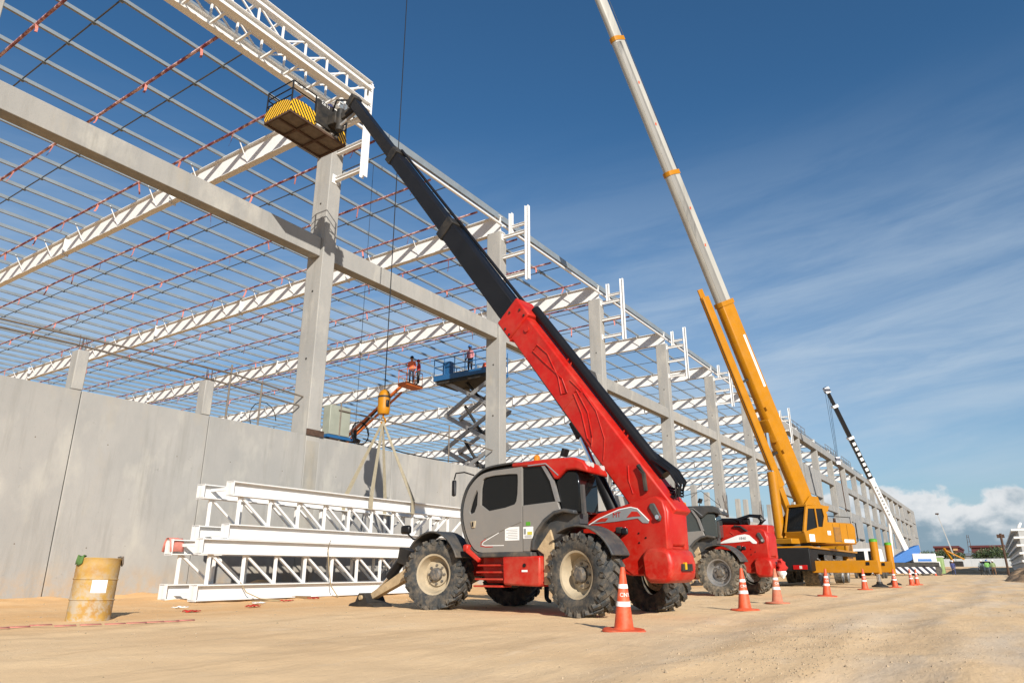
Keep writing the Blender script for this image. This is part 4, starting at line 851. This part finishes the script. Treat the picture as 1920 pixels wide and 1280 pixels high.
def bundle():
    P=[];n,m=9,12
    for j in range(m):
        for i in range(n):
            a=2*math.pi*i/n; z=.95-.5*j/(m-1); q=(.03+.10*math.sin(math.pi*j/(m-1))**.8)*(1+.5*noise.noise((i*1.3,j*.7,2)))
            P.append((q*math.cos(a)+.05*noise.noise((j*.5,0,7)),q*math.sin(a)+.05*noise.noise((j*.5,4,7)),z))
    t=thing('cloth_bundle','red and white cloth bundle hanging at the tail of the lowered-boom telehandler','cloth',(20.18,4.76,0))
    for a,b,nm,mm_ in ((0,8,'red_cloth','red_cloth'),(7,12,'white_cloth','paper')):
        r=b-a; MB().add(P[a*n:b*n],[(j*n+i,j*n+(i+1)%n,(j+1)*n+(i+1)%n,(j+1)*n+i) for j in range(r-1) for i in range(n)]).ob(nm,mm_,t)
bundle()
# ---------------------------------------------------------------- people
def person(label,loc,rz,shirt,trouser,pose='stand',helmet='white_paint',scale=1,group=None):
    nm='person_cloth_%d'%len(bpy.data.materials); personmat(nm,shirt,trouser)
    J={'pel':(0,0,.95),'ch':(0,.02,1.3),'nk':(0,.02,1.46),'hd':(0,.05,1.6),'ht':(0,.05,1.72)}
    st={'stand':(.0,.0,.06),'walk':(.26,-.24,.0),'crouch':(.25,.1,0)}[pose]
    for s,k in ((-1,0),(1,1)):
        sw=st[k]; J['hip%d'%k]=(s*.1,0,.9); J['kn%d'%k]=(s*.11,sw*.6+.03,.5); J['an%d'%k]=(s*.11,sw,.1); J['to%d'%k]=(s*.12,sw+.16,.04)
        J['sh%d'%k]=(s*.19,.02,1.4); J['el%d'%k]=(s*.25,-.02-sw*.3,1.13); J['wr%d'%k]=(s*.24,.12-sw*.5,.92); J['ha%d'%k]=(s*.23,.17-sw*.5,.83)
    if pose=='crouch':
        for k in J: x,y,z=J[k]; J[k]=(x,y,z*.62 if z>.5 else z)
    E=[('pel','ch'),('ch','nk'),('nk','hd'),('hd','ht')]
    for k in '01': E+=[('pel','hip'+k),('hip'+k,'kn'+k),('kn'+k,'an'+k),('an'+k,'to'+k),('ch','sh'+k),('sh'+k,'el'+k),('el'+k,'wr'+k),('wr'+k,'ha'+k)]
    ks=list(J); me=bpy.data.meshes.new('body'); me.from_pydata([J[k] for k in ks],[(ks.index(a),ks.index(b)) for a,b in E],[]); me.materials.append(MT[nm])
    t=thing('person',label,'person',loc,rz,group); t.scale=(scale,)*3
    o=link('body',me,t); o.modifiers.new('skin','SKIN')
    rad={'pel':(.17,.13),'ch':(.19,.13),'nk':(.065,.065),'hd':(.095,.11),'ht':(.07,.08),'hip':(.10,.10),'kn':(.068,.068),'an':(.05,.05),'to':(.045,.04),'sh':(.075,.075),'el':(.052,.052),'wr':(.04,.04),'ha':(.045,.03)}
    sk=me.skin_vertices[0].data if me.skin_vertices else None
    if sk is None:
        bm=bmesh.new(); bm.from_mesh(me); bm.verts.layers.skin.verify(); bm.to_mesh(me); bm.free(); sk=me.skin_vertices[0].data
    for i,k in enumerate(ks): sk[i].radius=rad[k.rstrip('01')]; sk[i].use_root=(k=='pel')
    sb=o.modifiers.new('sub','SUBSURF'); sb.levels=1; sb.render_levels=1
    hz=J['ht'][2]; hy=J['ht'][1]
    MB().lathe([(.15,-.02),(.125,-.01),(.12,.05),(.09,.11),(.04,.14),(0,.145)],(0,hy,hz-.03),n=14).ob('helmet',helmet,t)
    return t
person('worker in dark trousers and boots standing behind the raised-boom telehandler wheels',(14.4,9.2,0),R(-30),(.05,.05,.06),(.015,.015,.018))
person('worker in black trousers standing behind the red tank of the raised-boom telehandler',(13.4,7.9,0),R(160),(.05,.05,.08),(.012,.012,.014))
person('worker in dark clothes and navy helmet crouching in the striped work platform',(12.55,15.35,13.72),R(190),(.03,.035,.08),(.03,.03,.03),'crouch','cloth_navy')
person('worker in blue coverall and white helmet walking along the dirt road',(110,4.65,gz(110,4.65)),R(100),(.05,.06,.17),(.05,.06,.14),'walk')
person('worker in green vest walking in a group on the dirt road',(106.5,.9,gz(106,.9)),R(-80),(.16,.36,.10),(.05,.06,.07),'walk','crane_blue')
person('worker in brown trousers walking beside the green vest worker',(107.5,.3,gz(107,.3)),R(-80),(.2,.26,.12),(.16,.09,.05),'walk')
person('worker in grey clothes at the edge of the walking group',(107,1.5,gz(107,1.5)),R(-80),(.2,.25,.27),(.07,.08,.09),'walk','white_paint')
# ---------------------------------------------------------------- lifts inside the building
sl_=thing('scissor_lift','tall blue scissor lift with railed deck raised inside the building behind the columns','scissor lift',(33.4,24.6,0),R(0))
MB().ab((-1.1,-2.2,.4),(1.1,2.2,1.2)).ob('chassis','blue',sl_,bevel=.03)
for x in (-.95,.95):
    for y in (-1.6,1.6): MB().lathe([(.4,-.15),(.45,-.1),(.45,.1),(.4,.15)],(x,y,.45),'x',18).ob('wheel','rubber',sl_)
nlev=5; z0,z1=1.3,11.75; hz=(z1-z0)/nlev
for k in range(nlev):
    for x in (-.8,.8):
        a,b=z0+k*hz,z0+(k+1)*hz
        MB().beam((x,-1.9,a),(x,1.9,b),.1,.24).ob('scissor_arm','concrete_dark' if False else 'plank_grey' if False else 'rim_silver',sl_,bevel=.01); MB().beam((x*.85,1.9,a),(x*.85,-1.9,b),.1,.24).ob('scissor_arm','rim_silver',sl_,bevel=.01)
    MB().tube((-.85,0,(a+b)/2),(.85,0,(a+b)/2),.05,n=8).ob('pivot','black_dirty',sl_)
    MB().tube((-.3,-1.0,a+.2),(-.3,.7,b+.5 if k<4 else b),.09,n=10).ob('lift_ram','black_dirty',sl_)
MB().ab((-1.15,-1.5,11.8),(1.15,2.6,12.15)).ob('deck','blue',sl_,bevel=.02)
MB().ab((-1.05,-1.4,11.6),(1.05,2.4,11.8)).ob('deck_frame','black_dirty',sl_)
for x in (-1.12,1.12):
    for z in (12.7,13.2): MB().tube((x,-1.45,z),(x,2.55,z),.03,n=6).ob('rail','blue',sl_)
    for k in range(6): MB().tube((x,-1.45+.8*k,12.15),(x,-1.45+.8*k,13.2+(.35 if k==0 else 0)),.03,n=6).ob('rail_post','blue',sl_)
for y in (-1.45,2.55):
    for z in (12.7,13.2): MB().tube((-1.12,y,z),(1.12,y,z),.03,n=6).ob('rail','blue',sl_)
MB().ab((-1.0,1.4,12.15),(-.6,2.0,13.0)).ob('control_box','blue',sl_,bevel=.04)
person('worker in checked shirt and blue helmet standing on the scissor lift deck',(33.0,24.9,12.15),R(90),(.45,.18,.2),(.05,.05,.06),'stand','crane_blue')
o=MB().lathe([(.0,0),(.2,.02),(.26,.2),(.2,.4),(0,.44)],n=12).ob('water_keg','orange',None,loc=(32.9,23.6,12.16),label='orange plastic keg on the scissor lift deck',cat='keg')
bl=thing('boom_lift','orange boom lift with a small basket raised under the roof rafters','boom lift',(31.5,37.5,0))
MB().ab((-1.1,-1.8,.5),(1.1,1.8,1.6)).ob('chassis','lift_orange',bl,bevel=.05)
for x in (-1,1):
    for y in (-1.3,1.3): MB().lathe([(.4,-.16),(.5,-.12),(.5,.12),(.4,.16)],(x,y,.5),'x',18).ob('wheel','rubber',bl)
MB().ab((-.9,-1.2,1.6),(.9,1.6,2.6)).ob('turret','lift_orange',bl,bevel=.08)
ba,bb,bc=V(0,.9,2.4),V(.2,-3.0,8.6),V(.9,-7.6,12.0)
MB().beam(ba,bb,.3,.36).ob('main_boom','rim_silver',bl,bevel=.02); MB().tube(ba+V(.2,-.5,-.3),ba.lerp(bb,.6)+V(.1,0,-.25),.08,n=10).ob('ram','black_dirty',bl)
MB().beam(bb,bc,.14,.16).ob('jib','lift_orange',bl,bevel=.01); MB().beam(bb+V(0,0,-.45),bc+V(0,0,-.45),.12,.12).ob('jib','lift_orange',bl,bevel=.01); MB().tube(bb.lerp(bc,.1)+V(0,0,-.4),bb.lerp(bc,.7)+V(0,0,-.05),.06,n=8).ob('jib_ram','black_dirty',bl)
MB().box(bb,(.4,.6,.6)).ob('knuckle','black_dirty',bl,bevel=.05)
bk=link('basket',None,bl,loc=(.9,-8.3,11.75)); bk.scale=(.8,.8,.9); MB().ab((-.95,-.5,0),(.95,.5,.22)).ob('floor','lift_orange',bk,bevel=.03)
for x in (-.9,0,.9):
    for y in (-.45,.45): MB().tube((x,y,.2),(x,y,1.15),.025,n=6).ob('rail_post','lift_orange',bk)
for z in (.7,1.15):
    for y in (-.45,.45): MB().tube((-.9,y,z),(.9,y,z),.022,n=6).ob('rail','lift_orange',bk)
    for x in (-.9,.9): MB().tube((x,-.45,z),(x,.45,z),.022,n=6).ob('rail','lift_orange',bk)
person('worker in orange vest standing in the orange boom lift basket',(32.3,29.05,11.97),R(120),(.8,.16,.06),(.03,.03,.05),'stand','black_steel')
person('second worker in red jacket bending in the boom lift basket',(32.75,28.85,11.97),R(60),(.5,.05,.05),(.05,.05,.05),'stand','red_cloth',.92)
# small gear on the wall top
t=thing('electrical_cabinet','pale grey-green electrical cabinet standing on the wall top beside the big column','cabinet',(17.0,18.75,4.95)); MB().ab((-.48,-.18,.25),(.48,.18,1.3)).ob('box','cabinet',t,bevel=.02); MB().ab((-.6,-.25,.12),(.6,.25,.22)).ob('stand','blue',t)
for x in (-.4,.4): MB().ab((x-.04,-.1,0),(x+.04,.1,.12)).ob('foot','pipe_brown',t)
def coil(label,loc,r,n,m='black_steel'):
    pts=[]
    for k in range(n*14): a=2*math.pi*k/14; q=r*(1+.18*noise.noise((k*.15,0,loc[0]))); pts.append((q*math.cos(a)*.9,.05*math.sin(k*.4),q*math.sin(a)+r))
    MB().pipe(pts,.014,5).ob('cable_coil',m,None,loc=loc,label=label,cat='cable')
coil('loops of black cable hanging beside the electrical cabinet',(17.75,18.3,4.96),.42,3)
coil('loop of black cable arching over the wall top before the big column',(13.9,18.75,4.75),.55,1)
t=thing('chain_hoist','small dark chain hoist hanging from a rafter above the wall','hoist',(19.6,20.5,5.6)); MB().tube((0,0,.4),(0,0,12.6),.010,n=6).ob('chain','black_steel',t); MB().box((0,0,.25),(.12,.12,.35)).ob('body','black_dirty',t,bevel=.03); MB().lathe([(.0,-.12),(.22,-.08),(.25,.02),(.1,.1),(0,.1)],n=12).ob('drum','rust',t); MB().tube((0,0,-.1),(0,0,-1.2),.008,n=5).ob('hand_chain','black_steel',t)
for k,(pts,lab) in enumerate((([(39,18.1,6.6),(43,18,5.9),(47,18.1,6.4),(50,18,5.8),(54,18.1,6.5),(58,18,5.7)],'sagging black cable strung between columns behind the second telehandler'),([(17.9,18.3,5.2),(20,18.25,4.97),(22,18.3,4.96),(24,18.4,5.1),(25.2,18.5,5.5)],'black cable lying along the wall top behind the slings'))):
    MB().pipe(pts,.022,5).ob('cable','black_steel',label=lab,cat='cable')
# ---------------------------------------------------------------- far crane, barrier, plant
fc=thing('white_crane','white and blue rough terrain crane with dark raised boom at the far facade','crane',(100,9.2,gz(100,9.2)),R(-60))
MB().ab((-4.6,-1.4,.9),(3.4,1.4,1.5)).ob('chassis','black_dirty',fc,bevel=.05)
for x in (-4,-2.6,1.6,3.0):
    for s in (-1,1): MB().lathe([(.55,-.2),(.62,-.15),(.62,.15),(.55,.2)],(x,s*1.2,.62),'y',18).ob('wheel','rubber',fc)
MB().px([(.1,1.5),(1.4,1.5),(1.4,3.0),(.2,3.05),(.1,2.6)],-4.6,-2.9).ob('cab','white_paint',fc,bevel=.08); MB().px([(.08,2.1),(.14,2.1),(.14,2.85),(.08,2.85)],-4.4,-3.2).ob('cab_window','glass_dark',fc); MB().ab((-4.65,.25,2.0),(-4.58,1.25,2.9)).ob('windscreen','glass_dark',fc)
MB().py([(-2.6,1.5),(.4,3.1),(1.5,3.5),(1.6,2.7),(.3,1.7),(-1.0,1.3)],-1.2,-.1).ob('upper_frame','crane_blue',fc,bevel=.05)
MB().ab((.5,-1.35,1.5),(3.2,1.35,2.5)).ob('counterweight','white_paint',fc,bevel=.08); MB().ab((1.0,-1.37,1.6),(2.6,1.37,1.9)).ob('stripe','crane_blue',fc)
f0=V(.2,-.5,2.9); f1=Matrix.Rotation(R(60),3,'Z')@V(-9.2,4.4,21.6)
fb=link('boom',None,fc); fd=(f1-f0).normalized()
def fs(a,b,w,h,m,n='boom_section'): return MB().beam(f0.lerp(f1,a),f0.lerp(f1,b),w,h,(0,1,.3)).ob(n,m,fb,bevel=.03)
fs(-.02,.44,.56,.72,'white_paint'); fs(.43,.70,.5,.62,'black_steel'); fs(.69,.9,.42,.52,'black_steel'); fs(.89,1.0,.34,.42,'black_steel')
for q in (.44,.70,.9): fs(q-.008,q+.008,.66,.8,'white_paint','collar')
fs(.985,1.02,.6,.7,'hazard_bw','boom_head')
fx=fd.cross(V(0,1,.3)).normalized(); fu=fx.cross(fd); tocam=Matrix.Rotation(R(60),3,'Z')@V(-.98,-.12,-.1)
fn,half=max(((fx,(.25,.28)),(-fx,(.25,.28)),(fu,(.31,.36)),(-fu,(.31,.36))),key=lambda q:q[0].dot(tocam)); fside=fd.cross(fn)
for k in range(7):
    c=f0.lerp(f1,.462+.032*k)+fn*(half[0]+.012); MB().beam(c,c+fd*.40,.34,.012,fn).ob('letter_patch','paper',fb,smooth=0)
for k in range(9):
    c=f0.lerp(f1,.22+.021*k)+fn*(half[1]+.012); MB().beam(c,c+fd*.24,.24,.012,fn).ob('letter_patch','print_grey',fb,smooth=0)
for dx in (-.25,.0,.2): MB().tube(f1+V(dx,0,-.3),f1+V(dx*.5+.1,.1,-8.2),.02,n=5).ob('hoist_line','black_steel',fc)
MB().box(f1+V(.1,.1,-8.6),(.5,.4,.9)).ob('hook_block','hazard_bw',fc,bevel=.05); MB().tube(f1+V(.1,.1,-9.0),f1+V(.3,.2,-14.5),.05,n=6).ob('load_chain','rust',fc)
MB().tube((-1.4,-.3,1.9),f0.lerp(f1,.22),.16,n=12).ob('lift_cylinder','white_paint',fc)
t=thing('striped_barrier','long low barrier board with diagonal dark and white stripes','barrier',(96,10.2,gz(96,8))); 
MB().ab((0,-4.4,.25),(.08,2.2,.95)).ob('board','hazard_bw',t,smooth=0)
for y in (-4.2,-1.2,2.0): MB().ab((-.05,y-.05,0),(.15,y+.05,.27)).ob('foot','pipe_brown',t)
t=thing('site_generator','light green site generator cabin with a poster on its side','generator',(104,6.3,gz(104,6))); MB().ab((-1.5,-1.0,.2),(1.5,1.1,2.1)).ob('housing','light_green',t,bevel=.05); MB().ab((-1.53,-.7,.5),(-1.5,.8,1.6)).ob('poster','paper',t,smooth=0); MB().ab((-1.6,-1.1,2.1),(1.6,1.2,2.2)).ob('lid','paper',t,bevel=.02)
t=thing('site_truck','small white truck with tall side windows parked behind the crane outrigger','truck',(66,8.6,0)); MB().ab((-1.5,-1.0,.5),(1.5,1.0,1.2)).ob('body','white_paint',t,bevel=.06); MB().px([(-1.0,1.2),(1.0,1.2),(.9,2.3),(-.9,2.3)],-1.3,1.4).ob('cabin','white_paint',t,bevel=.05)
for y in (-.55,.45): MB().ab((-1.33,y-.35,1.35),(-1.28,y+.35,2.1)).ob('window','glass_dark',t)
for x in (-1,1):
    for s in (-1,1): MB().lathe([(.3,-.1),(.36,-.08),(.36,.08),(.3,.1)],(x,s*.95,.36),'y',14).ob('wheel','rubber',t)
# pickup
t=thing('pickup_truck','white pickup truck with dark windscreen parked on the rise','pickup',(150,1.5,gz(150,1.5)-.02),R(8))
MB().px([(-.88,.45),(.88,.45),(.9,.95),(.8,1.08),(-.8,1.08),(-.9,.95)],-2.4,2.4).ob('body','white_paint',t,bevel=.06); MB().px([(-.8,1.05),(.8,1.05),(.65,1.7),(-.65,1.7)],-1.2,.9).ob('cabin','glass_dark',t,bevel=.08); MB().px([(-.66,1.69),(.66,1.69),(.6,1.78),(-.6,1.78)],-1.0,.7).ob('roof','white_paint',t,bevel=.03)
for x in (-1.5,1.5):
    for s in (-1,1): MB().lathe([(.3,-.11),(.38,-.09),(.38,.09),(.3,.11)],(x,s*.82,.38),'y',16).ob('wheel','rubber',t)
for s in (-1,1): MB().ab((-2.44,s*.55,.72),(-2.39,s*.85,.88)).ob('headlight','lens',t)
# concrete pump / mast truck far away
t=thing('pump_truck','distant truck with thin raised mast and folded yellow arm','truck',(190,7.2,gz(190,7)))
MB().ab((-3,-1.2,.5),(3,1.2,1.6)).ob('body','black_dirty',t,bevel=.05); MB().beam((0,.6,1.5),(-2,1.8,4.4),.35,.35).ob('arm','yellow',t); MB().beam((0,-1.6,2.0),(-1.6,1.5,3.9),.3,.28).ob('arm','yellow',t); MB().beam((0,0,1.5),(-1,1.9,11.8),.3,.3,(1,0,0),.16,.16).ob('mast','cladding',t); MB().box((-1,1.95,11.9),(.5,.7,.3)).ob('mast_head','rust',t)
# ---------------------------------------------------------------- background
t=thing('site_fence','long pale blue-white sheet hoarding across the end of the site','fence',(260,0,gz(260,0)))
for k in range(26): MB().ab((-.06*(k%2),-70+4*k,0),(.06,-70+4*k+3.96,2.3)).ob('fence_panel','fence_white',t,smooth=0)
for x,y,l,wd,h,m,lab in ((330,30,60,70,7.6,'shed_grey','long low grey industrial shed beyond the hoarding'),(395,13.2,9.6,70,10.9,'shed_red','dark red long shed roof standing left of the mast'),(395,-4.6,12.8,70,10.9,'shed_red','dark red long shed roof standing right of the mast')):
    t=thing('industrial_shed',lab,'building',(x,y,1.4))
    if m=='shed_grey': MB().ab((0,-45,0),(20,12,4.4)).ob('wall',m,t); MB().py([(-.5,4.3),(10,5.5),(20.5,4.3)],-45.5,12.5).ob('roof','shed_grey',t)
    else:
        MB().ab((0,0,0),(wd,l,h-1.4)).ob('wall',m,t); MB().ab((-1,-.4,h-2.0),(wd+1,l+.4,h-1.1)).ob('roof','shed_red',t); MB().ab((-.3,l*.0+.3,h-3.2),(-.1,l*.22,h-1.9)).ob('wall_panel','soil',t)
t=thing('telecom_tower','thin lattice tower between the dark red sheds','tower',(380,8.3,1.4))
for a,b in ((-1,-1),(1,-1),(0,1)): MB().beam((a,b,0),(a*.3,b*.3,14),.18,.18).ob('leg','rust',t)
for k in range(7): MB().box((0,0,1+2*k),(2.0-.2*k,2.0-.2*k,.12)).ob('brace','rust',t)
def tree(label,loc,h,rad,seed,group):
    t=thing('tree',label,'tree',loc,0,group); rr_=random.Random(seed)
    tr=MB().tube((0,0,0),(.1,0,h*.5),.22,.12,8)
    for k in range(6): a=k*1.05; tr.tube((.05,0,h*(.3+.04*k)),(rad*.6*math.cos(a),rad*.6*math.sin(a),h*(.55+.05*k)),.09,.03,6)
    tr.ob('trunk','bark',t); b=MB()
    for k in range(900):
        c=rr_.choice(range(9)); a=c*2.4; cc=V(rad*.55*math.cos(a)*(c>0),rad*.55*math.sin(a)*(c>0),h*(.55+.045*(c%5)))
        p=cc+V(rr_.gauss(0,1),rr_.gauss(0,1),rr_.gauss(0,.8)).normalized()*rad*.5*rr_.uniform(.6,1.05); s=rr_.uniform(.14,.32); n=V(rr_.uniform(-1,1),rr_.uniform(-1,1),rr_.uniform(-.2,1)).normalized(); x=n.orthogonal().normalized(); y=n.cross(x)
        b.add([p+x*s,p+y*s*.6,p-x*s,p-y*s*.6],[(0,1,2,3)])
    me=b.mesh('crown','leaf',0,False); link('crown',me,t)
for k,(y,h,rad) in enumerate(((22,4.8,2.8),(17.5,5.2,3.0),(13.5,5.6,3.4),(10,5.0,2.6),(3.2,5.2,3.0),(.4,6.2,3.6),(-2.6,6.4,3.6),(-5.5,5.6,3.2),(-9,6,3.3),(-13,6,3.3))):
    tree('dark green bushy tree behind the pale hoarding',(268+3*(k%3),y,gz(268,y)),h,rad,k,'trees behind the hoarding')
# white clad building on the right side of the road
t=thing('white_building','white corrugated-clad building edge on the far right side of the road','building',(112,-3.1,gz(112,-3)-.3))
MB().ab((0,-24,0),(95,0,6.0)).ob('wall','cladding',t,smooth=0)
for k in range(6): MB().ab((-.05,-24.1,.9+.95*k),(95,.10+.12*k,1.15+.95*k)).ob('cladding_rail','white_paint',t,smooth=0)
for k in range(30): MB().beam((.5+k*3,.05,5.6),(.5+k*3+rnd.uniform(-1,1),-.5,6.5+.35*rnd.random()),.12,.25).ob('parapet_frame','white_steel',t,smooth=0)
t=thing('signpost','rusty brown post with a crossboard beside the white building','post',(100,-1.05,gz(100,-1))); MB().tube((0,0,0),(0,0,4.6),.12,n=8).ob('post','rust',t); MB().ab((-.06,-.35,4.1),(.06,.4,4.5)).ob('board','rust',t)
def mound(name,label,cx,cy,rx,ry,h,seed):
    n=34;P=[];F=[]
    for j in range(n):
        for i in range(n):
            a,b=(i/(n-1)-.5)*2,(j/(n-1)-.5)*2; d=max(0,1-(a*a+b*b)); x,y=cx+a*rx,cy+b*ry
            z=h*d**.8*(1+.6*noise.noise((a*3+seed,b*3,0)))+.22*min(1,d*4)*noise.noise((x*1.3,y*1.3,seed))*min(1,h*2)
            P.append((a*rx,b*ry,(max(z,0) if d>0 else 0)-.03))
    F=[(j*n+i,j*n+i+1,(j+1)*n+i+1,(j+1)*n+i) for j in range(n-1) for i in range(n-1)]
    MB().add(P,F).ob(name,'soil',None,loc=(cx,cy,gz(cx,cy)),label=label,cat='dirt pile',smooth=60)
mound('dirt_pile','brown heap of dug soil at the right side of the dirt road',56,-2.9,9,2.6,.75,1)
mound('dirt_pile','low crumbly soil bank along the near right edge of the road',17,-1.55,8,1.2,.22,2)
mound('dirt_pile','orange soil heaps across the far end of the road',140,6,6,9,.5,3)
mound('dirt_pile','brown soil heap before the white corrugated building',85,-3.6,12,2.8,1.0,4)
mound('dirt_pile','small sand heap at the wall foot behind the stacked trusses',13.5,17.4,2.6,.9,.28,5)
sc.render.resolution_x=1024; sc.render.resolution_y=682
